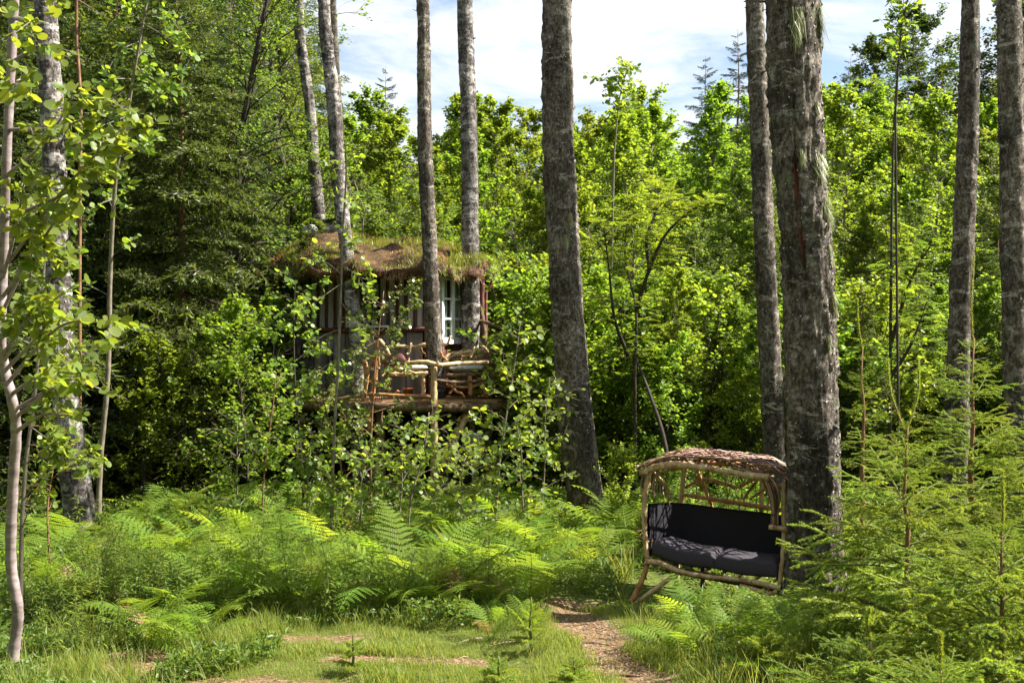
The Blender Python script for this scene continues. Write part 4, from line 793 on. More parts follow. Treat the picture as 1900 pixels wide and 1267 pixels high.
# low leafy ground cover, uncountable
def ground_cover():
    Lf = MB(); n = 260000; d = 6.7 + 10 * rng.random(n) ** 1.5; px = rng.uniform(-150, 2050, n); x = (px - 950) / F * d
    dens = np.zeros(n); lawn_edge = 9.15 + .35 * np.sin(x * 1.7) + .2 * np.sin(x * 4.1)
    dens = np.where(d > lawn_edge, 1.0, 0.0)
    left = x < -2.15 - .25 * np.sin(d * 3) - (7.6 - d) * .5; dens = np.where(left & (d > 6.9), 1.0, dens)
    right = x > 1.35 + .1 * np.sin(d * 5); dens = np.where(right, .9, dens)
    dens = np.where(path_dist(x, d) < .33, 0, dens); dens = np.where((x > 1.0) & (x < 2.7) & (d > 9.2) & (d < 10.3), dens * .25, dens); tuft = fbm(np.stack([x * 1.5, d * 1.5, 0 * x], -1) + 70, 3)
    dens = dens * np.clip((tuft - .28) * 5, 0, 1); keep = rng.random(n) < dens; x = x[keep]; d = d[keep]; tuft = tuft[keep]; n = len(x)
    h = np.clip((tuft - .3), .03, 1) * .85 * np.where(d < 9.2, .75, 1.0); h = np.where((x > 1.0) & (x < 2.7) & (d > 8.9) & (d < 10.3), h * .35, h); z = gz(x, d) + h * rng.random(n) ** .7
    pos = np.stack([x, d, z], -1); half = rng.random(n) < .5; nr = unit(n) * .7 + np.array([0, -.1, .7]); fw = unit(n) + np.array([0, 0, .3])
    Lf.inst(LEAF4[0], LEAF4[1], pos[half], frames(nr[half], fw[half]), rng.uniform(.018, .045, half.sum()), 0)
    Lf.inst(LEAFN[0], LEAFN[1], pos[~half], frames(nr[~half], fw[~half]), rng.uniform(.04, .10, (~half).sum()), 0)
    tag(Lf.build('ground_herbs', [M['herb']], None, (0, 0, 0), False), 'low mixed green herbs covering the ground under ferns and trees', 'herbs', None, 'stuff')
ground_cover()
def grass():
    G = MB(); tv = np.array([(-.5, 0, 0), (.5, 0, 0), (.42, .4, .04), (-.42, .4, .04), (.26, .75, .16), (-.26, .75, .16), (0, 1.0, .34)]); tv[:, 0] *= .045
    def put(x, d, h, wmul=1.0, mat=0, flat=.35):
        n = len(x); up = np.tile(np.array([0, 0, 1.0]), (n, 1)) + unit(n) * flat
        G.inst(tv * np.array([wmul, 1, 1]), [(0, 1, 2, 3), (3, 2, 4, 5)], np.stack([x, d, gz(x, d) - .004], -1), frames(unit(n) * np.array([1, 1, .1]), up), h, mat, rng.random(n), [(5, 4, 6)])
    n = 170000; d = 6.6 + 3.2 * rng.random(n); x = rng.uniform(-3.4, 2.6, n); b = bare(x, d) + (fbm(np.stack([x * 4, d * 4, 0 * x], -1) + 9, 3) - .5) * .7
    tuft = fbm(np.stack([x * 2.2, d * 2.2, 0 * x], -1) + 33, 3); keep = (rng.random(n) < np.clip(1.05 - b * 3.2, .02, 1)); x, d, tuft = x[keep], d[keep], tuft[keep]
    put(x, d, (.028 + .13 * np.clip(tuft - .42, 0, 1)) * rng.uniform(.6, 1.5, len(x)), 1.6)
    # longer tufts at edges
    for (n, x0, x1, d0, d1, h) in ((2600, -3.6, -1.9, 6.8, 9.2, .2), (1600, -2.2, .3, 8.8, 9.6, .17), (1700, 1.0, 1.9, 7.0, 9.3, .2), (900, .15, .5, 7.4, 9.2, .13), (4000, -4, 4, 9.4, 13, .35), (1500, 1.2, 3.5, 6.4, 8, .28)):
        m = n // 26; cx = rng.uniform(x0, x1, m); cd = rng.uniform(d0, d1, m); i = rng.integers(0, m, n); x = cx[i] + rng.normal(0, .045, n); d = cd[i] + rng.normal(0, .045, n); k = (path_dist(x, d) > .24) & ~((x > 1.0) & (x < 2.7) & (d > 9.2) & (d < 10.6)); x, d = x[k], d[k]
        put(x, d, h * rng.uniform(.5, 1.25, len(x)), .5, 0, .45)
    n = 26000; x = rng.uniform(-3.2, 2, n); d = 6.6 + 2.7 * rng.random(n); b = bare(x, d); k = rng.random(n) < .15 + b * 1.4; x, d = x[k], d[k]; n = len(x)
    G.inst(tv * np.array([.8, 1, 1]), [(0, 1, 2, 3), (3, 2, 4, 5)], np.stack([x, d, gz(x, d) + .004], -1), frames(np.tile(np.array([0, 0, 1.]), (n, 1)) + unit(n) * .25, unit(n) * np.array([1, 1, .12])), rng.uniform(.02, .06, n), 1, rng.random(n), [(5, 4, 6)])
    tag(G.build('grass', [M['grass'], M['drygrass']], None, (0, 0, 0), False), 'short sunlit grass of the clearing mixed with dry straw', 'grass', None, 'stuff')
grass()
def litter():
    G = MB(); n = 22000; x = rng.uniform(-3, 2.2, n); d = 6.6 + 5 * rng.random(n); k = rng.random(n) < .08 + bare(x, d) * 1.8; x, d = x[k], d[k]; n = len(x)
    G.inst(LEAF4[0], LEAF4[1], np.stack([x, d, gz(x, d) + .006], -1), frames(unit(n) * .3 + np.array([0, 0, 1.]), unit(n)), rng.uniform(.008, .03, n), 0)
    for _ in range(60):
        y = random.uniform(7, 9.6); xx = random.uniform(-2.4, 1.6); a = random.random() * 6; L = random.uniform(.06, .25); z = gz1(xx, y) + .008; G.tube([(xx, y, z), (xx + math.cos(a) * L / 2, y + math.sin(a) * L / 2, z + .01), (xx + math.cos(a) * L, y + math.sin(a) * L, z)], [.004, .004, .002], 4, 0)
    tag(G.build('leaf_litter', [M['drygrass']], None, (0, 0, 0), False), 'dead leaves and twigs scattered on the footpath and lawn', 'litter', None, 'stuff')
litter()

def roots():
    """roots and pebbles across the footpath"""
    for k, (x, y, a, L) in enumerate(((.55, 9.1, .3, .6), (.6, 8.5, -.2, .5), (.75, 7.7, .15, .55), (.9, 7.1, -.1, .5))):
        B = MB(); u = np.linspace(-.5, .5, 9); px_ = u * L; B.tube(np.stack([px_ * math.cos(a), px_ * math.sin(a) + .02 * np.sin(u * 9 + k), .006 - .03 * (abs(u) * 2) ** 3], -1), .010 * (1 - .5 * abs(u)), 7, 0)
        tag(B.build('root', [M['brownwood']], None, (x, y, gz1(x, y))), ('bare root crossing the shaded far end of the footpath', 'crooked root lying across the middle of the footpath', 'thin root in the sunlit bare part of the footpath', 'root at the very bottom of the footpath')[k], 'root')
    S = MB(); n = 420; x = rng.uniform(.2, 1.4, n); y = rng.uniform(6.8, 9.6, n); k = path_dist(x, y) < .3; x, y = x[k], y[k]; n = len(x)
    S.inst(np.array([(-1, -.8, 0), (1, -.7, 0), (.9, .9, 0), (-.8, 1, 0), (-.5, -.4, .8), (.6, -.4, .7), (.4, .5, .9), (-.5, .5, .7)]), [(0, 1, 5, 4), (1, 2, 6, 5), (2, 3, 7, 6), (3, 0, 4, 7), (4, 5, 6, 7)], np.stack([x, y, gz(x, y)], -1), frames(np.tile(np.array([0, 0, 1.]), (n, 1)) + unit(n) * .2, unit(n)), rng.uniform(.003, .012, n), 0)
    tag(S.build('pebbles', [M['panel']], None, (0, 0, 0), False), 'small pebbles strewn over the footpath', 'pebbles', None, 'stuff')
roots()
relabel('ferns in front of the hut', 'sunlit arching fern, %s from the left in the front row of the bank')
relabel('ferns in front of the bench', 'bright low fern before the bench, %s from the path')
relabel('small ferns on the lawn edge', 'small upright fern on the lawn edge, %s from the left')
relabel('ferns left of the lawn', 'low fern over the herbs left of the lawn, %s from the left')
relabel('ferns around the pale birch', 'fern among herbs by the pale birch, %s from the left')
relabel('ferns between the young spruces', 'fern between the young spruces, %s from the left')
relabel('ferns behind the bench', 'fern in the shade behind the bench, %s from the left')
relabel('dense spruces left of the hut', 'big dense spruce in the dark wood, %s from the left')
relabel('far spruces above the thicket', 'far spruce with thin spire above the thicket, %s from the left')
relabel('small spruces of the undergrowth', 'small spruce in the undergrowth behind the bench, %s from the left')
relabel('tall birches behind the hut', 'tall fine leaved birch behind the hut, %s from the left')
relabel('big birches above the thicket', 'big dull green birch against the sky, %s from the left')
relabel('shrubs around the hut', 'leafy shrub in the shade around the hut, %s from the left')
# ------------------------------------------------------------------ hut on posts with turf roof
DZ = 1.45
def W2(px, d): return np.array([(px - 950) / F * d, d])
corners = [W2(548, 17.9), W2(796, 16.6), W2(892, 17.9), np.array([-0.9, 19.6]), np.array([-2.7, 20.2]), np.array([-3.7, 19.4])]
hut = thing('turf_roofed_hut', (-2.1, 18.2, gz1(-2.1, 18.2)), 'small hut with a shaggy turf roof raised on posts among birch trunks', 'hut')
ho = np.array(hut.location)
def hb(B, name, mats, parent=None, smooth=False):
    """build under the hut with world coordinates already in B"""
    par = parent or hut; B.v = [v - ho for v in B.v]; o = B.build(name, mats, par, smooth=smooth); return o
def wallframe(a, b):
    a = np.array([a[0], a[1]]); b = np.array([b[0], b[1]]); u = (b - a) / np.linalg.norm(b - a); L = np.linalg.norm(b - a); n = np.array([u[1], -u[0]])
    return a, np.array([u[0], u[1], 0]), np.array([n[0], n[1], 0]), L
TOP = 3.42
for wi in range(6):
    a, u, n, L = wallframe(corners[wi], corners[(wi + 1) % 6]); rot = np.stack([u, n, np.array([0, 0, 1.])], -1)
    o3 = np.array([a[0], a[1], 0])
    B = MB()
    B.box(o3 + u * L / 2 - n * .06 + np.array([0, 0, (DZ + TOP) / 2]), (L, .05, TOP - DZ), rot); wall = hb(B, 'wall', [M['darkroom'] if wi in (0,) else M['redboard']])
    def board(s, z0, z1, w, dep, off, mat, name, tilt=0):
        B = MB(); c = o3 + u * s + n * off + np.array([0, 0, (z0 + z1) / 2]); r = rot @ np.array(Matrix.Rotation(tilt, 3, 'Y')); B.box(c, (w, dep, z1 - z0), r, jit=.003); hb(B, name, [M[mat]], wall)
    if wi == 0:       # front left wall: upright boards with gaps, a dark window, a rail and grey panels below
        s = .06; k = 0
        while s < L - .05:
            win = 1.28 < s < 1.72
            if not win: board(s, 2.52, TOP, .085, .03, .012, 'greyboard', 'board', random.uniform(-.02, .02)); board(s + .088, 2.50, TOP, .07, .02, -.012, 'redboard', 'board', random.uniform(-.015, .015))
            else: board(s, 2.50, 2.64, .085, .03, .012, 'greyboard', 'board')
            s += .172; k += 1
        B = MB(); B.tube(np.array([o3 + u * x + n * .07 + np.array([0, 0, 2.47 + .02 * math.sin(x * 3)]) for x in np.linspace(-.1, L + .05, 9)]), .033, 8, 0); hb(B, 'rail', [M['redboard']], wall, True)
        B = MB(); B.box(o3 + u * 1.62 + n * .105 + np.array([0, 0, 2.53]), (.62, .08, .035), rot); hb(B, 'sill', [M['white']], wall)
        s = .0
        while s < L - .1:
            w = random.uniform(.26, .4); board(s + w / 2, DZ + .02, 2.44, min(w, L - s) - .02, .025, .012, 'panel', 'panel'); s += w
        for s in (.14, .42, .8): # birch poles standing against the lower wall
            B = MB(); B.tube([o3 + u * s + n * .09 + np.array([0, 0, z]) for z in np.linspace(DZ - .3, 2.3, 7)], .045, 10, 0); hb(B, 'birch_pole', [M['bark_pale']], wall, True)
        # window left part, dark pane in a brown frame
        B = MB(); B.box(o3 + u * 1.5 + n * .005 + np.array([0, 0, 2.98]), (.36, .012, .66), rot); wdw = hb(B, 'window', [M['glass']], wall)
    elif wi == 1:     # right hand facet with the white window
        sw = .60; ww = .66; z0, z1 = 2.33, 3.28
        for s in np.arange(.06, L, .115):
            if abs(s - sw) < ww / 2 + .04: continue
            board(s, DZ, TOP, .10, .025, .004, 'redboard' if random.random() < .5 else 'panel', 'board', random.uniform(-.01, .01))
        for s in np.arange(sw - ww / 2, sw + ww / 2 + .01, .13): board(s, DZ, z0 - .06, .115, .025, .004, 'redboard', 'board'); board(s, z1 + .05, TOP, .115, .025, .004, 'redboard', 'board')
        fr = MB(); cc = o3 + u * sw + n * .05
        for sx in (-1, 1): fr.box(cc + u * sx * ww / 2 + np.array([0, 0, (z0 + z1) / 2]), (.06, .06, z1 - z0 + .06), rot)
        fr.box(cc + np.array([0, 0, z0 - .035]), (ww + .12, .07, .065), rot); fr.box(cc + np.array([0, 0, z1 + .035]), (ww + .12, .07, .065), rot)
        wdw = hb(fr, 'window', [M['white']], wall)
        f2 = ww / 2 - .03
        def sub(B, nm, mt): B.v = [v - ho for v in B.v]; o = bpy.data.objects.new(nm, B.mesh(nm, [mt], False)); C.objects.link(o); o.parent = wall; return o
        for sx in (-1, 1):
            c2 = cc + u * sx * f2 / 2 - n * .012
            B = MB()
            for t_ in (-1, 1): B.box(c2 + u * t_ * (f2 / 2 - .02) + np.array([0, 0, (z0 + z1) / 2]), (.04, .035, z1 - z0 - .004), rot)
            for zf in (0, 1 / 3, 2 / 3, 1): B.box(c2 - n * .002 + np.array([0, 0, z0 + .018 + (z1 - z0 - .036) * zf]), (f2 - .05, .028, .03), rot)
            sub(B, 'casement', M['white'])
            for k in range(3):
                B = MB(); B.box(c2 - n * .008 + np.array([0, 0, z0 + (z1 - z0) * (k + .5) / 3]), (f2 - .07, .004, (z1 - z0) / 3 - .03), rot); sub(B, 'pane', M['glass'])
        B = MB()
        for sx, w in ((-1, .2), (1, .27)):
            xs = np.linspace(0, w, 10); pts = [cc + u * sx * (f2 - .02 - q) - n * (.065 + .018 * math.sin(q * 110)) for q in xs]; v = [p + np.array([0, 0, z]) for z in (z0 + .02, z1) for p in pts]
            B.add(v, [(i, i + 1, 10 + i + 1, 10 + i) for i in range(9)], None, 0, .5)
        sub(B, 'curtain', M['curtain'])
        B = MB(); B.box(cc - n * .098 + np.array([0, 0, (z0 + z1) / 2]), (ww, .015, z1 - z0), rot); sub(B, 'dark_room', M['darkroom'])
        B = MB(); B.tube([o3 + u * (L - .02) + n * .1 + np.array([0, 0, z]) for z in np.linspace(DZ, TOP, 8)], [.04, .036, .042, .035, .04, .036, .04, .036], 8, 0); hb(B, 'corner_pole', [M['redboard']], wall, True)
    else:
        for s in np.arange(.06, L, .15): board(s, DZ, TOP, .14, .025, .004, 'greyboard' if random.random() < .5 else 'redboard', 'board')

# roof: eave outline and a ridge, closed turf body with a ragged edge
def make_roof():
    eave = np.array([W2(488, 18.6), W2(560, 16.9), W2(660, 16.15), W2(790, 15.95), W2(860, 16.6), W2(918, 17.6), np.array([-.35, 19.5]), np.array([-1.2, 20.9]), np.array([-3.2, 21.2]), np.array([-4.4, 20.1])])
    e = np.vstack([eave, eave[:1]]); E = []
    for i in range(len(eave)):
        for t_ in np.linspace(0, 1, 14, endpoint=False): E.append(e[i] * (1 - t_) + e[i + 1] * t_)
    E = np.array(E); n = len(E); ap = W2(592, 18.6); rd = np.array([-1.2, 18.3])    # ridge from the peak to the right
    m = 26; v = []; ez = 3.36
    for k in range(m + 1):
        f = k / m
        seg = rd - ap; tt_ = np.clip(((E - ap) @ seg) / (seg @ seg), 0, 1); C0 = ap + tt_[:, None] * seg; top = 4.12 - .30 * tt_ + .05 * np.sin(tt_ * 9)
        xy = E * (1 - f) + C0 * f; z = ez + (top - ez) * (f ** .85) + .10 * min(1, f * 9); p = np.stack([xy[:, 0], xy[:, 1], z], -1); nn = fbm(p * 2.6 + 20, 4) - .5; n2 = fbm(p * 9 + 60, 3) - .5
        p[:, 2] += (nn * .30 + n2 * .12) * (1 if k else .5); cen = E.mean(0); r = (E - cen) / np.linalg.norm(E - cen, axis=1)[:, None]
        if k < 3: p[:, :2] += r * ((nn * .35 + n2 * .2)[:, None])
        v.append(p)
    low = v[0].copy(); low[:, 2] -= .07 + .08 * (fbm(low * 4, 3)); low[:, :2] += (E.mean(0) - low[:, :2]) * .03
    inn = low.copy(); inn[:, :2] += (E.mean(0) - inn[:, :2]) * .22; inn[:, 2] = 3.36
    v = [inn, low] + v; V = np.concatenate(v); rows = len(v); q = []
    i = np.arange(rows - 1)[:, None] * n; j = np.arange(n)[None]; j2 = (j + 1) % n; q = np.stack([i + j, i + j2, i + n + j2, i + n + j], -1).reshape(-1, 4)
    B = MB(); B.add(V, q, None, 0, .5); B.add(np.vstack([inn, [[E.mean(0)[0], E.mean(0)[1], 3.44]]]), None, [(n, (k + 1) % n, k) for k in range(n)], 0, .5)
    roof = hb(B, 'roof', [M['humus']], None, True)
    # turf blades, hanging roots and moss
    P3 = np.stack(v[3:], 0).reshape(-1, 3); g = MB(); cnt = 46000; ii = rng.integers(0, len(P3), cnt); p = P3[ii] + rng.normal(0, .05, (cnt, 3)) * np.array([1, 1, .15])
    gr = fbm(p * 2.2 + 5, 3); kk = gr > .35; p1 = p[kk]; n1 = len(p1)
    tv = np.array([(-.5, 0, 0), (.5, 0, 0), (.3, .6, .08), (-.3, .6, .08)]) * np.array([.09, 1, 1]); tall = .035 + .26 * np.clip(fbm(p1 * 1.4 + 90, 2) - .5, 0, 1) + .10 * (p1[:, 0] > -.95) * rng.random(n1)
    g.inst(tv, [(0, 1, 2, 3)], p1 - np.array([0, 0, .01]), frames(unit(n1) * np.array([1, 1, .2]), np.array([0, 0, 1.]) + unit(n1) * .5), tall * rng.uniform(.6, 1.5, n1), 0)
    p2 = p[~kk]; n2_ = len(p2); g.inst(tv * np.array([1.4, 1, 1]), [(0, 1, 2, 3)], p2, frames(unit(n2_) * .6 + np.array([0, 0, .8]), unit(n2_) + np.array([0, -.3, .3])), rng.uniform(.03, .09, n2_), 1)
    o = hb(g, 'turf', [M['moss'], M['drygrass']], roof); o['kind'] = 'stuff'
    h = MB(); cnt = 15000; ii = rng.integers(0, n, cnt); a_ = rng.random(cnt)[:, None]; p = v[1][ii] * (1 - a_) + v[3][ii] * a_ + rng.normal(0, .045, (cnt, 3)) * np.array([1, 1, .4]); cl = np.clip((fbm(p * np.array([2.3, 2.3, .3]) + 11, 3) - .38) * 4.5, .15, 1.3)
    rr = p[:, :2] - E.mean(0); rr /= np.linalg.norm(rr, axis=1)[:, None]; fw = np.concatenate([rr * .25, -np.ones((cnt, 1))], 1) + unit(cnt) * .3
    h.inst(tv * np.array([.7, 1, 1]), [(0, 1, 2, 3)], p, frames(np.concatenate([rr, np.zeros((cnt, 1)) + .2], 1) + unit(cnt) * .5, fw), .10 * cl * rng.uniform(.5, 1.3, cnt), (0), rng.random(cnt))
    kk = fbm(p * 3 + 50, 3) > .56; pm = p[kk] + np.array([0, 0, .05]); nm = len(pm); h.inst(tv * np.array([.8, 1, 1]), [(0, 1, 2, 3)], pm, frames(np.concatenate([rr[kk], np.zeros((nm, 1)) + .2], 1) + unit(nm) * .6, fw[kk] + unit(nm) * .4), .09 * rng.uniform(.5, 1.3, nm), 1, rng.random(nm))
    o = hb(h, 'hanging_roots', [M['drygrass'], M['moss']], roof); o['kind'] = 'stuff'
    # small plants on the roof edge
    for c_, s_ in ((W2(880, 17), .55), (W2(905, 17.3), .5), (W2(700, 17.5), .4), (W2(670, 18), .4)):
        q_ = MB(); nn_ = 90; b = np.array([c_[0], c_[1], 3.55]); q_.inst(tv * np.array([.5, 1, 1]), [(0, 1, 2, 3)], b + rng.normal(0, .1, (nn_, 3)) * np.array([1, 1, .1]), frames(unit(nn_), np.array([0, 0, 1.]) + unit(nn_) * .35), s_ * .55 * rng.uniform(.5, 1, nn_), 0); hb(q_, 'grass_tuft', [M['moss']], roof)
    return roof
roof = make_roof()
# chimney stones and slates at the peak
def lump(c, r, seed, name, mat, parent, sq=(1, 1, 1)):
    B = MB(); th = np.linspace(0, np.pi, 8); ph = np.arange(10) * 2 * np.pi / 10; v = np.array([(np.sin(a) * np.cos(b), np.sin(a) * np.sin(b), np.cos(a)) for a in th for b in ph]); v = np.sign(v) * np.abs(v) ** .8; v = v * (1 + (fbm(v * 1.5 + seed * 7, 3)[:, None] - .5) * .5) * r * np.array(sq)
    q = [(i * 10 + j, (i + 1) * 10 + j, (i + 1) * 10 + (j + 1) % 10, i * 10 + (j + 1) % 10) for i in range(7) for j in range(10)]; B.add(v + c, q, None, 0, random.random()); return hb(B, name, [M[mat]], parent, True) if parent is not None else B
pk = np.array([*W2(588, 18.3), 4.20])
lump(pk + np.array([-.14, .25, -.03]), .14, 1, 'roof_stone', 'tin', roof, (1.2, 1, .7)); lump(pk + np.array([.14, -.05, -.02]), .11, 2, 'roof_stone', 'stone', roof); lump(pk + np.array([.26, .02, -.01]), .10, 3, 'roof_stone', 'stone', roof)
for k in range(4):
    B = MB(); B.box(pk + np.array([.08 + .09 * k, -.03 * k, .11 - .02 * (k % 2)]), (.22, .2, .02), np.array(Matrix.Rotation(random.uniform(-.4, .4), 3, 'Y')) @ np.array(Matrix.Rotation(k, 3, 'Z')), jit=.01); hb(B, 'slate', [M['slate']], roof)
B = MB(); c_ = W2(793, 15.98); B.box(np.array([c_[0], c_[1], 3.40]), (.09, .1, .10), None); hb(B, 'gutter_end', [M['metal']], roof)

# deck
dk = np.array([W2(545, 16.7), W2(690, 15.3), W2(820, 15.1), W2(935, 16.0), W2(925, 18.2), W2(548, 18.2)])
def planks():
    s = 0; x0, x1 = dk[:, 0].min(), dk[:, 0].max(); y = 15.12
    def span(yy):
        xs = []
        for a, b in zip(dk, np.vstack([dk[1:], dk[:1]])):
            if (a[1] - yy) * (b[1] - yy) < 0: xs.append(a[0] + (b[0] - a[0]) * (yy - a[1]) / (b[1] - a[1]))
        return (min(xs), max(xs)) if len(xs) >= 2 else None
    while y < 18.1:
        w = random.uniform(.10, .15); sp = span(y + w / 2)
        if sp and sp[1] - sp[0] > .15:
            B = MB(); a, b = sp[0] - random.uniform(0, .08), sp[1] + random.uniform(0, .1)
            B.box(((a + b) / 2, y + w / 2, DZ + random.uniform(-.006, .006)), (b - a, w - .014, .045), np.array(Matrix.Rotation(random.uniform(-.006, .006), 3, 'Z')), jit=.003); hb(B, 'plank', [M['plank']])
        y += w
planks()
def branch(name, pts, rads, mat, parent, sides=8, knots=0):
    B = MB(); w = np.array([P(*p) for p in pts]); cp = catmull(w, 6); r = np.interp(np.linspace(0, 1, len(cp)), np.linspace(0, 1, len(rads)), rads) * (1 + .12 * np.sin(np.arange(len(cp)) * 2.3 + len(pts))) ; B.tube(cp, r, sides, 0)
    for k in range(knots):
        i = random.randrange(1, len(cp) - 1); d = unit(1)[0]; B.tube([cp[i], cp[i] + d * r[i] * 2.2], [r[i] * .5, r[i] * .25], 5, 0)
    o = hb(B, name, [M[mat]], parent, True) if parent is not None else None; return o if o else B
# beams and posts under the deck
for a, b in (((548, 752, 16.6), (690, 752, 15.25)), ((690, 753, 15.25), (822, 756, 15.05)), ((820, 756, 15.05), (936, 752, 15.95)), ((640, 758, 16.5), (920, 760, 16.9))): branch('beam', [a, ((a[0] + b[0]) / 2, (a[1] + b[1]) / 2 + 2, (a[2] + b[2]) / 2), b], [.06, .065, .055], 'brownwood', hut, 8, 2)
for px, d, r in ((562, 16.8, .05), (705, 15.4, .055), (903, 16.2, .06), (740, 17.6, .07), (600, 18.4, .07), (860, 18.3, .07)):
    z = gz1(*W2(px, d)); yb = 633.5 + (CZ - z + .1) * F / d; branch('post', [(px, 757, d), (px + 3, (757 + yb) / 2, d), (px - 2, yb, d)], [r, r * 1.1, r * 1.1], 'brownwood', hut, 9, 2)
branch('brace', [(868, 765, 15.6), (850, 800, 15.5), (832, 850, 15.5)], [.07, .05, .05], 'peeled', hut, 8, 1)
branch('brace', [(838, 765, 15.9), (870, 770, 15.9), (880, 850, 15.9), (884, 925, 15.9)], [.04, .05, .05, .05], 'brownwood', hut, 8, 1)
for k in range(5): branch('log', [(820 + k * 22, 770 + k % 2 * 4, 15.6 + .05 * k), (832 + k * 22, 772, 16.6)], [.045, .04], 'brownwood', hut, 8)
# railing of crooked branches
rail = [('post', [(806, 676, 15.08), (805, 720, 15.08), (806, 790, 15.08), (806, 925, 15.08)], [.038, .045, .05, .055], 'peeled', 3), ('post', [(700, 640, 15.25), (697, 690, 15.25), (688, 760, 15.25), (684, 800, 15.25)], [.03, .035, .03, .025], 'peeled_red', 2),
        ('rail', [(752, 674, 15.1), (790, 672, 15.02), (815, 677, 15.02), (850, 674, 15.2), (905, 672, 15.6)], [.03, .034, .03, .03, .026], 'peeled', 3), ('rail', [(806, 704, 15.05), (850, 709, 15.3), (908, 704, 15.7)], [.02, .022, .02], 'brownwood', 1),
        ('rail', [(640, 739, 15.7), (665, 736, 15.5), (690, 731, 15.2), (740, 734, 15.1), (800, 735, 15.05)], [.02, .022, .025, .025, .025], 'peeled_red', 2), ('rail', [(550, 742, 16.6), (600, 744, 16.1), (668, 733, 15.5)], [.022, .022, .02], 'peeled', 1),
        ('rail', [(680, 645, 15.3), (700, 634, 15.25), (706, 633, 15.2), (715, 645, 15.15), (723, 659, 15.15)], [.018, .022, .03, .03, .022], 'peeled', 2), ('post', [(703, 634, 15.2), (702, 660, 15.2), (704, 680, 15.2)], [.022, .02, .018], 'peeled_red', 1),
        ('post', [(676, 668, 15.3), (680, 690, 15.3), (678, 720, 15.3), (674, 742, 15.3)], [.03, .04, .03, .028], 'peeled_red', 2), ('brace', [(704, 640, 15.2), (690, 672, 15.2), (678, 700, 15.25)], [.022, .025, .03], 'peeled_red', 1), ('rail', [(680, 688, 15.25), (692, 684, 15.2), (705, 683, 15.2)], [.018, .02, .018], 'peeled', 0),
        ('post', [(895, 520, 17.3), (894, 580, 17.3), (899, 650, 17.2), (900, 735, 17.1)], [.04, .04, .045, .05], 'redboard', 0), ('post', [(890, 560, 17.3), (899, 620, 17.2), (898, 660, 17.2)], [.03, .04, .03], 'brownwood', 1),
        ('rail', [(890, 596, 17.2), (912, 601, 16.8), (932, 609, 16.4), (940, 606, 16.2)], [.03, .028, .024, .02], 'brownwood', 2), ('post', [(937, 600, 16.2), (935, 650, 16.1), (932, 740, 16.0)], [.02, .022, .028], 'brownwood', 2), ('rail', [(895, 655, 17.1), (905, 632, 16.9), (918, 626, 16.6), (930, 628, 16.4)], [.012, .014, .014, .01], 'brownwood', 0)]
for nm, pts, rr, mt, kn in rail: branch(nm, pts, rr, mt, hut, 8, kn)
for k in range(10): B = branch('spindle', [(680 + k * 3.2, 736, 15.3), (680 + k * 3.2 + random.uniform(-2, 2), 752, 15.3)], [.008, .007], 'wicker', hut, 5)

rq = random.Random(5)
for k in range(16):
    x0 = rq.uniform(672, 930); y0 = rq.uniform(640, 735); d0 = 15.1 + abs(x0 - 810) / 120 * .7; a = rq.uniform(-1.3, 1.3); L = rq.uniform(18, 42); dx_, dy_ = L * math.cos(a), L * math.sin(a)
    branch('crooked_branch', [(x0, min(y0, 738), d0), (x0 + dx_ * .4 + rq.uniform(-4, 4), min(y0 + dy_ * .4 + rq.uniform(-5, 5), 738), d0 + .03), (x0 + dx_ * .8, min(y0 + dy_ * .8 + rq.uniform(-4, 4), 738), d0), (x0 + dx_, min(y0 + dy_, 738), d0 + .05)], [.016, .018, .014, .010], rq.choice(['peeled', 'peeled_red', 'brownwood']), hut, 7, 1)
# ---- rustic benches on the deck
def rustic(label, base, parts, cushions):
    t = thing('rustic_bench', base, label, 'bench'); b0 = np.array(base)
    for nm, pts, rr, mt, kn in parts:
        B = branch(nm, pts, rr, mt, None, 8, kn); B.v = [v - b0 for v in B.v]; B.build(nm, [M[mt]], t)
    return t
def pillow(c, size, rot, mat, name, label, cat, puff=.8):
    n = 14; u = np.linspace(-1, 1, n); X, Y = np.meshgrid(u, u); h = np.clip((1 - np.abs(X) ** 3.2) * (1 - np.abs(Y) ** 3.2), 0, 1) ** .5; pin = 1 - .10 * (1 - h); B = MB(); hx, hy, hz = np.array(size) / 2
    nn = (fbm(np.stack([X * 2, Y * 2, 0 * X + size[0] * 9], -1) + 40, 3) - .5) * .3
    for sgn in (1, -1):
        v = np.stack([X * hx * pin, Y * hy * pin, sgn * hz * h * (puff + (1 - puff)) * (1 + nn)], -1).reshape(-1, 3) @ np.array(rot).T; q = [(i * n + j, i * n + j + 1, (i + 1) * n + j + 1, (i + 1) * n + j) if sgn > 0 else (i * n + j, (i + 1) * n + j, (i + 1) * n + j + 1, i * n + j + 1) for i in range(n - 1) for j in range(n - 1)]; B.add(v, q, None, 0, .5)
    o = B.build(name, [M[mat]], None, tuple(c)); return tag(o, label, cat)
sz = DZ + .025
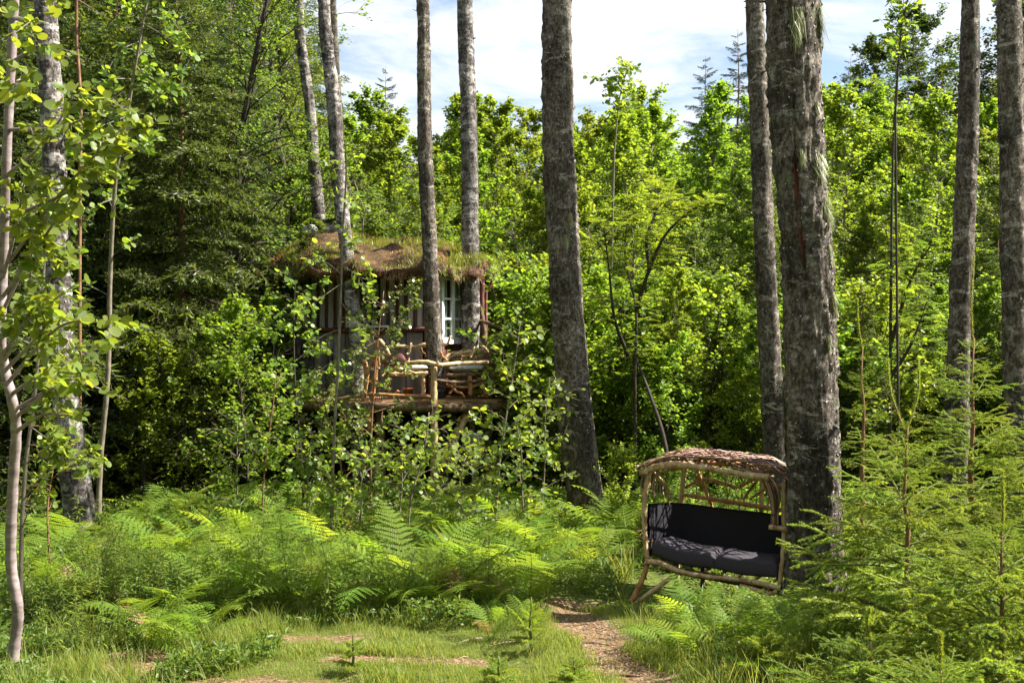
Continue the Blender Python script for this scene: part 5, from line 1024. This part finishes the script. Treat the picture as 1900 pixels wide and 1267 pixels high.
rb = rustic('right rustic branch bench on the deck with curved log back', (P(870, 0, 16)[0], 16.0, sz), [
    ('back_log', [(828, 692, 16.2), (826, 672, 16.2), (836, 660, 16.25), (860, 656, 16.35), (895, 651, 16.4), (920, 641, 16.3), (932, 634, 16.2)], [.04, .055, .05, .045, .045, .04, .025], 'peeled', 3),
    ('seat_log', [(826, 697, 15.7), (850, 696, 15.7), (905, 694, 15.8)], [.035, .03, .03], 'brownwood', 2), ('seat_log', [(832, 687, 16.3), (905, 685, 16.4)], [.03, .03], 'brownwood', 1), ('arm', [(905, 670, 15.7), (906, 683, 15.9), (908, 690, 16.3)], [.04, .06, .04], 'brownwood', 2),
    ('leg', [(826, 672, 16.1), (822, 700, 16.0), (821, 727, 16.0)], [.045, .05, .05], 'brownwood', 1), ('leg', [(871, 697, 15.55), (873, 715, 15.55), (872, 733, 15.55)], [.028, .028, .03], 'peeled_red', 1), ('leg', [(888, 700, 15.8), (897, 718, 15.8), (903, 732, 15.75)], [.03, .032, .035], 'peeled_red', 1), ('leg', [(908, 665, 15.9), (912, 700, 15.9), (915, 732, 15.85)], [.055, .06, .06], 'brownwood', 2), ('leg', [(882, 698, 16.2), (884, 722, 16.2)], [.035, .04], 'brownwood', 0),
    ('slat', [(835, 668, 16.35), (870, 671, 16.4), (900, 662, 16.4)], [.014, .014, .014], 'peeled_red', 0), ('stretcher', [(830, 716, 16.0), (870, 718, 15.9), (905, 708, 15.9)], [.02, .02, .02], 'peeled', 1)], [])
Z3 = np.array(Matrix.Rotation(0, 3, 'Z'))
pillow(P(868, 683, 15.98), (.60, .42, .11), Z3, 'beige', 'seat_cushion', 'grey beige seat cushion on the right rustic bench', 'cushion')
pillow(P(904, 663, 16.15), (.36, .26, .13), np.array(Matrix.Rotation(.2, 3, 'Z') @ Matrix.Rotation(1.25, 3, 'X')), 'stripes', 'pillow', 'dark red striped pillow at the right end of the right bench', 'pillow')
lb = rustic('left rustic branch bench behind the deck rail', (P(755, 0, 15.9)[0], 15.9, sz), [
    ('back_log', [(717, 650, 16.4), (735, 643, 16.4), (765, 644, 16.4), (790, 640, 16.35), (812, 638, 16.3), (824, 637, 16.25)], [.026, .03, .03, .036, .03, .03], 'peeled', 3), ('seat_log', [(720, 693, 15.7), (750, 694, 15.7), (794, 692, 15.7)], [.028, .03, .028], 'peeled', 2), ('seat_log', [(720, 684, 16.3), (790, 683, 16.3)], [.028, .028], 'brownwood', 1),
    ('slat', [(778, 645, 16.35), (783, 668, 16.3), (788, 690, 16.2)], [.012, .013, .012], 'peeled_red', 0), ('slat', [(799, 645, 16.35), (794, 668, 16.3), (790, 690, 16.2)], [.012, .013, .012], 'peeled_red', 0), ('leg', [(822, 634, 16.25), (820, 655, 16.25), (823, 690, 16.25), (821, 727, 16.2)], [.03, .03, .035, .04], 'peeled_red', 3), ('brace', [(812, 640, 16.25), (818, 650, 16.25), (824, 660, 16.25)], [.02, .022, .02], 'peeled_red', 1),
    ('leg', [(718, 650, 16.4), (716, 690, 16.4), (717, 726, 16.4)], [.03, .03, .03], 'brownwood', 1), ('leg', [(722, 693, 15.7), (723, 735, 15.7)], [.028, .03], 'brownwood', 0), ('leg', [(790, 693, 15.7), (785, 700, 15.7), (786, 735, 15.7)], [.03, .028, .03], 'peeled', 1)], [])
pillow(P(766, 682, 15.95), (.50, .42, .10), Z3, 'beige', 'seat_cushion', 'pale seat cushion on the left rustic bench', 'cushion')
pillow(P(738, 667, 15.9), (.26, .20, .12), np.array(Matrix.Rotation(-.5, 3, 'Y') @ Matrix.Rotation(1.2, 3, 'X')), 'stripes', 'pillow', 'striped red pillow leaning on the left rustic bench', 'pillow')
pillow(P(712, 664, 16.0), (.24, .18, .11), np.array(Matrix.Rotation(.5, 3, 'Y') @ Matrix.Rotation(1.2, 3, 'X')), 'stripes', 'pillow', 'dark pink pillow behind the bent rail of the left bench', 'pillow')
# pots and flowers
def pot(c, r, h, mat, label, name='flower_pot', inner=True, loc=None):
    B = MB(); prof = [(r * .7, 0), (r * .95, h * .82), (r * 1.08, h * .82), (r * 1.1, h), (r * .95, h), (r * .85, h * .85), (0.001, h * .82)]; n = 16; a = np.arange(n) * 2 * np.pi / n; v = np.concatenate([np.stack([q * np.cos(a), q * np.sin(a), np.full(n, z)], -1) for q, z in [(.001, 0)] + prof])
    B.add(v, [(i * n + j, i * n + (j + 1) % n, (i + 1) * n + (j + 1) % n, (i + 1) * n + j) for i in range(len(prof)) for j in range(n)], None, 0, .5); return tag(B.build(name, [M[mat]], None, tuple(c)), label, 'pot')
pot((P(838, 0, 16.9)[0], 16.9, sz), .11, .17, 'pot', 'terracotta pot under the left half of the right bench'); pot((P(858, 0, 16.8)[0], 16.8, sz), .12, .18, 'pot', 'terracotta pot under the middle of the right bench')
pot((P(757, 0, 16.3)[0], 16.3, sz), .08, .13, 'pot', 'small terracotta pot under the left bench')
def flowers(c, n, r, label, mat='pink', leafm='olive'):
    B = MB(); p = rng.normal(0, r, (n, 3)) * np.array([1, 1, .5]); B.inst(LEAF4[0], LEAF4[1], p, frames(unit(n) + np.array([0, -.5, .6]), unit(n)), rng.uniform(.02, .045, n), 0, rng.random(n)); p = rng.normal(0, r, (n, 3)) * np.array([1.2, 1, .5]) - np.array([0, 0, r * .5]); B.inst(LEAF4[0], LEAF4[1], p, frames(unit(n) + np.array([0, -.3, .6]), unit(n)), rng.uniform(.03, .06, n), 1, rng.random(n)); return tag(B.build('potted_flower', [M[mat], M[leafm]], None, tuple(c)), label, 'flower')
flowers(P(845, 667, 16.75), 160, .085, 'pink blossoms behind the back of the right bench')
# tin pail hanging below the deck
pail = thing('hanging_pail', P(882, 830, 15.7), 'pale tin pail hanging under the right part of the deck', 'pail')
B = MB(); n = 18; a = np.arange(n) * 2 * np.pi / n; prof = [(.001, 0), (.085, 0), (.125, .19), (.13, .20), (.12, .20), (.08, .01)]; v = np.concatenate([np.stack([q * np.cos(a), q * np.sin(a), np.full(n, z)], -1) for q, z in prof]); B.add(v, [(i * n + j, i * n + (j + 1) % n, (i + 1) * n + (j + 1) % n, (i + 1) * n + j) for i in range(5) for j in range(n)], None, 0, .5); B.build('bucket', [M['tin']], pail)
B = MB(); B.tube([(-.125, 0, .2), (-.08, 0, .38), (0, 0, .60), (.08, 0, .38), (.125, 0, .2)], .005, 5, 0); B.build('handle', [M['slate']], pail)
# ------------------------------------------------------------------ covered wicker bench
BO = P(1200, 1100, 10.05); BO[2] = -.055
th_ = R(-25); roll = R(-3.0)
Bu = np.array([math.cos(th_) * math.cos(roll), math.sin(th_) * math.cos(roll), math.sin(roll)]); Bf = np.array([math.sin(th_), -math.cos(th_), .06]); Bf -= (Bf @ Bu) * Bu; Bf /= np.linalg.norm(Bf); Bw = np.cross(Bu, -Bf); Bw = Bw if Bw[2] > 0 else -Bw
BR = np.stack([Bu, -Bf, Bw], -1)      # local axes: along the seat, backwards, up
bench = thing('wicker_bench', BO, 'roofed bench of woven twigs and peeled branches with black cushions', 'bench')
def L3(u, v, w): return Bu * u + (-Bf) * v + Bw * w * .955
def bl(name, pts, rads, mat, sides=8, knots=0, sm=8, parent=None):
    B = MB(); w = np.array([L3(*p) for p in pts]); cp = catmull(w, sm) if len(w) > 2 else np.linspace(w[0], w[-1], 6); r = np.interp(np.linspace(0, 1, len(cp)), np.linspace(0, 1, len(rads)), rads) * (1 + .07 * np.sin(np.arange(len(cp)) * 1.7 + len(name))); B.tube(cp, r, sides, 0)
    for k in range(knots):
        i = random.randrange(1, len(cp) - 1); d = unit(1)[0]; B.tube([cp[i], cp[i] + d * r[i] * 1.9], [r[i] * .55, r[i] * .3], 6, 0)
    return B.build(name, [M[mat]], parent or bench)
LN = 1.17; DP = .62      # seat length and depth; u along, v back, w up (front at v=0)
# posts
bl('front_post', [(-.02, 0, .36), (-.06, .0, .62), (-.085, 0, .95), (-.05, 0, 1.22)], [.022, .024, .024, .024], 'peeled', 9, 3)
bl('front_post', [(LN + .02, 0, .32), (LN + .03, 0, .7), (LN + .01, 0, 1.0), (LN + .0, 0, 1.24)], [.022, .022, .021, .02], 'peeled', 9, 4)
bl('back_post', [(.10, DP, .05), (.08, DP, .7), (.10, DP, 1.28)], [.026, .026, .024], 'peeled', 9, 2)
bl('back_post', [(.86, DP, .4), (.86, DP, .9), (.84, DP, 1.28)], [.022, .022, .02], 'peeled', 9, 2)
bl('back_post', [(LN, DP, .05), (LN + .02, DP, .7), (LN, DP, 1.25)], [.026, .026, .024], 'peeled', 9, 2)
bl('brace', [(.20, DP, 1.28), (.30, DP + .02, 1.06), (.42, DP, .82)], [.018, .02, .014], 'peeled_red', 8, 1)
bl('brace', [(.84, DP, 1.24), (.76, DP, 1.12), (.68, DP + .03, .98)], [.014, .014, .01], 'peeled_red', 7)
bl('brace', [(-.05, .1, 1.2), (.03, .3, 1.05), (.0, .5, .85)], [.016, .018, .014], 'peeled', 7, 1)
bl('back_rail', [(.10, DP - .03, .97), (.45, DP - .03, .955), (.8, DP - .02, .94), (1.1, DP - .03, .93), (LN + .06, DP - .03, .95)], [.020, .022, .024, .02, .02], 'peeled_red', 9, 3)
bl('back_rail', [(.10, DP + .03, 1.03), (.28, DP + .03, 1.14), (.48, DP + .03, 1.12), (.62, DP + .03, 1.10), (.78, DP + .03, 1.20), (.95, DP + .03, 1.24)], [.014, .017, .017, .016, .014, .012], 'peeled_red', 8, 2)
bl('back_rail', [(.75, DP - .02, 1.0), (.95, DP - .02, 1.15), (1.2, DP - .02, 1.18)], [.013, .013, .012], 'peeled_red', 7, 1)
rr_ = random.Random(3)
for k in range(15):
    u0 = .14 + k * .085; du = rr_.uniform(-.16, .16); bl('lattice_twig', [(u0, DP + rr_.uniform(-.02, .04), .80), (u0 + du * .5 + rr_.uniform(-.02, .02), DP + .02, 1.03), (u0 + du, DP, 1.30)], [.0045, .0045, .004], 'wicker', 5)
for k in range(6):
    v0 = .08 + k * .09; bl('lattice_twig', [(-.04, v0, .95), (-.07, v0 + .05, 1.1), (-.03, v0 + rr_.uniform(-.1, .1), 1.26)], [.006, .006, .005], 'wicker', 5)
# seat frame and legs
bl('seat_rail', [(-.03, -.01, .36), (.12, -.02, .36), (.28, -.03, .315), (.55, -.03, .30), (.85, -.03, .315), (1.1, -.03, .30), (LN + .03, -.02, .29)], [.026, .028, .024, .022, .022, .024, .022], 'peeled', 9, 4)
bl('seat_rail', [(-.02, DP, .38), (.7, DP, .37), (LN, DP, .36)], [.025, .025, .025], 'brownwood', 8, 1)
for k in range(9): bl('seat_slat', [(.06 + k * .155, -.01, .345), (.06 + k * .155, DP, .37)], [.014, .014], 'brownwood', 6)
bl('seat_log', [(.15, .06, .30), (.8, .06, .28), (LN - .03, .06, .27)], [.032, .035, .03], 'brownwood', 8, 2)
bl('seat_log', [(.85, -.02, .26), (1.1, -.02, .23), (LN, -.02, .26)], [.024, .024, .02], 'peeled', 8, 1)
bl('leg', [(-.01, .02, .40), (-.05, .0, .2), (-.14, -.03, -.06)], [.026, .026, .024], 'peeled_red', 9, 2)
bl('leg', [(.30, .02, .31), (.10, -.02, .13), (-.10, -.06, -.06)], [.022, .022, .02], 'peeled', 9, 1)
bl('leg', [(.35, DP - .05, .35), (.38, DP - .1, .1), (.40, DP, -.08)], [.022, .022, .022], 'brownwood', 8)
bl('leg', [(LN - .02, DP, .36), (LN + .02, DP, .1), (LN + .02, DP, -.08)], [.026, .026, .026], 'brownwood', 8)
bl('leg', [(LN - .02, .06, .30), (LN + .03, .05, .1), (LN + .02, .04, -.08)], [.022, .022, .022], 'brownwood', 8)
bl('stub', [(-.17, .12, .555), (-.02, .12, .535)], [.017, .019], 'peeled_red', 8); bl('stub', [(LN - .10, -.03, .83), (LN + .16, -.02, .83)], [.024, .022], 'peeled', 9, 1)
for w_ in (.62, .56, .45, .36): bl('stub', [(LN + .03, .01, w_), (LN + .075, -.02, w_)], [.008, .011], 'peeled', 6)
# padded back and side of black canvas
def canvas():
    B = MB(); path = [(-.03, .02), (-.02, .2), (.0, .42), (.05, DP - .10), (.13, DP - .05), (.45, DP - .055), (.9, DP - .05), (1.1, DP - .055), (LN - .05, DP - .06), (LN - .01, DP - .2), (LN, .3), (LN, .12)]
    cp = catmull(np.array([(a, b, 0.) for a, b in path]), 5); n = len(cp); m = 16; V = []
    for off in (0.0, .022):
        for j in range(m):
            f = j / (m - 1)
            for i in range(n):
                u, v, _ = cp[i]; top = .885 if v > .45 else .885 + .05 * (.45 - v); top -= .003 * math.sin(i * .8) + (.16 * max(0, (u - 1.16)) / .1 if v < .5 else 0)
                w = .40 + (top - .40) * f; tn = cp[min(i + 1, n - 1)] - cp[max(i - 1, 0)]; tn /= np.linalg.norm(tn) + 1e-9; nr = np.array([-tn[1], tn[0], 0]); k = off + .006 * math.sin(w * 9 + i * .5)
                V.append(L3(u + nr[0] * k, v + nr[1] * k, w))
    V = np.array(V); q = []
    for s_ in (0, 1):
        for j in range(m - 1):
            for i in range(n - 1): a = s_ * n * m + j * n + i; q.append((a, a + 1, a + n + 1, a + n) if s_ else (a, a + n, a + n + 1, a + 1))
    top0 = (m - 1) * n
    for i in range(n - 1): q.append((top0 + i, top0 + i + 1, n * m + top0 + i + 1, n * m + top0 + i)); q.append((i, n * m + i, n * m + i + 1, i + 1))
    B.add(V, q, None, 0, .5); return B.build('backrest', [M['blackcloth']], bench)
canvas()
def seat_cushion(u0, u1, sag0, sag1):
    B = MB(); n = 22; m = 14; th = .155; V = []
    prof = []      # rounded cross section in v, w
    r = .035
    for a in np.linspace(-90, 0, 4): prof.append((r - r * math.cos(R(a)), r + r * math.sin(R(a))))
    for a in np.linspace(180, 90, 4): prof.append((r + r * math.cos(R(a)), th - r + r * math.sin(R(a))))
    prof = [(.5, 0.0)] + [(r - r * math.cos(R(a)), r - r * math.sin(R(a))) for a in (90, 60, 30, 0)] + [(r - r * math.cos(R(a)), th - r + r * math.sin(R(a))) for a in (0, 30, 60, 90)] + [(.12, th + .012), (.3, th + .015), (.46, th + .008), (.52, th - .03), (.52, .03), (.5, 0)]
    for i in range(n):
        f = i / (n - 1); e = 1 - .35 * abs(2 * f - 1) ** 14; u = u0 + (u1 - u0) * f; lift = sag0 * (1 - f) ** 2 + sag1 * f ** 2
        for (v, w) in prof: V.append(L3(u, v + .0 + .006 * math.sin(u * 14), .372 - .02 * math.sin(f * math.pi) + lift + w * e + .003 * math.sin(u * 17 + v * 9) * (w > .05)))
    m = len(prof); q = [(i * m + j, i * m + j + 1, (i + 1) * m + j + 1, (i + 1) * m + j) for i in range(n - 1) for j in range(m - 1)]; V = np.array(V); c0 = V[:m].mean(0); c1 = V[-m:].mean(0); k = len(V); t = [(k, j + 1, j) for j in range(m - 1)] + [(k + 1, (n - 1) * m + j, (n - 1) * m + j + 1) for j in range(m - 1)]
    B.add(np.vstack([V, c0, c1]), q, t, 0, .5); B.build('seat_cushion', [M['cloth']], bench)
seat_cushion(.02, .60, .045, .0); seat_cushion(.605, LN - .01, .0, .0)
# roof: front log, ribs and woven twigs
bl('roof_log', [(-.12, -.06, 1.19), (.02, -.08, 1.265), (.18, -.09, 1.31), (.40, -.09, 1.315), (.65, -.09, 1.30), (.86, -.09, 1.285), (1.05, -.09, 1.285)], [.028, .033, .034, .031, .028, .027, .029], 'peeled', 12, 6)
bl('roof_log', [(-.06, DP + .06, 1.20), (.3, DP + .08, 1.30), (.9, DP + .08, 1.32), (LN + .12, DP + .06, 1.24)], [.024, .026, .024, .022], 'peeled_red', 9, 3)
def roofp(u, f):
    """point of the vaulted roof; f 0 front to 1 back"""
    e = math.sin(math.pi * np.clip((u + .12) / (LN + .30), 0, 1)) ** .55; arch = .13 * math.sin(math.pi * (f * .86 + .14)) * (.45 + .55 * e); w0 = 1.19 + .125 * min(1, max(0, (u + .12) / .35)) ** .7 - .24 * max(0, (u - .98) / .4) ** 1.5
    return (u, -.10 + f * (DP + .22), w0 + .02 + arch - .05 * f)
for k in range(9):
    u = -.06 + k * .18; bl('roof_rib', [roofp(u, f) for f in (0, .25, .5, .75, 1)], [.012, .012, .012, .012, .012], 'brownwood', 6)
for k in range(210):     # herringbone of twigs lying on the ribs
    f = rr_.random(); side = 1 if k % 2 else -1; u0 = rr_.uniform(-.14, LN + .05); Lk = rr_.uniform(.3, .5); lift = rr_.uniform(.008, .024); pts = []
    for s_ in np.linspace(-.5, .5, 5):
        uu = min(max(u0 + s_ * Lk, -.15), LN + .17); ff = min(max(f + side * s_ * .42, -.03), 1.03); p = roofp(uu, min(max(ff, 0), 1)); pts.append((p[0], p[1], p[2] + lift + .012 * math.sin(s_ * 12 + k)))
    bl('woven_twig', pts, [.006, .0072, .0072, .0065, .004], 'wicker', 5, 0, 2)
for k in range(30):     # bundle of twigs bending down over the right front corner
    a = rr_.uniform(-.06, .10); b = rr_.uniform(-.03, .10); pts = [(LN - .36 + rr_.uniform(-.12, .1), -.04 + b * 2, 1.345 + rr_.uniform(-.01, .03)), (LN - .18 + a * .6, -.07 + b, 1.285), (LN - .10 + a * .7, -.06 + b, 1.15), (LN - .07 + a * .4, -.04 + b * .5, 1.0), (LN - .065 + a * .35, -.03 + b * .3, .84)]; bl('bent_twig', pts, [.006, .007, .007, .006, .006], 'wicker', 5, 0, 4)
for k in range(22):     # and over the left end
    b = rr_.uniform(0, DP); pts = [(.0, b * .9, 1.33), (-.10, b, 1.26 + rr_.uniform(-.03, .02)), (-.15, b * .9, 1.12), (-.14 + rr_.uniform(-.02, .02), b * .8, .98 + rr_.uniform(-.06, .06))]; bl('bent_twig', pts, [.006, .006, .005, .004], 'wicker', 5, 0, 4)

# bicycle wheel with orange fork half hidden behind the thickest birch
def wheel():
    c = P(1474, 1104, 9.86); t = thing('wheel', c, 'dark tyred wheel with an orange fork, mostly hidden by the thickest birch', 'wheel'); a = np.arange(40) * 2 * np.pi / 40
    yaw = .45; ux = np.array([math.cos(yaw), math.sin(yaw), 0])
    def ring(Rr, r, mat, nm, off=0): B = MB(); pts = np.array([ux * Rr * math.cos(q) + np.array([0, 0, Rr * math.sin(q)]) for q in np.linspace(0, 2 * np.pi, 49)]); B.tube(pts, r, 9, 0, False); B.build(nm, [M[mat]], t)
    ring(.165, .017, 'rubber', 'tyre'); ring(.142, .010, 'metal', 'rim')
    B = MB()
    for q in a[::2]: B.tube([(0, 0, 0), ux * .14 * math.cos(q) + np.array([0, 0, .14 * math.sin(q)])], .0018, 4, 0, False)
    B.build('spokes', [M['metal']], t); nrm = np.array([-math.sin(yaw), math.cos(yaw), 0]); B = MB(); B.tube([-nrm * .05, nrm * .05], .02, 10, 0); B.build('hub', [M['metal']], t)
    B = MB(); B.tube([ux * -.045 + np.array([0, 0, .12]) - nrm * .035, ux * -.06 - nrm * .035 + np.array([0, 0, .03]), ux * -.075 - nrm * .035 + np.array([0, 0, -.06])], [.017, .022, .012], 8, 0); B.build('fork', [M['orange']], t)
wheel()
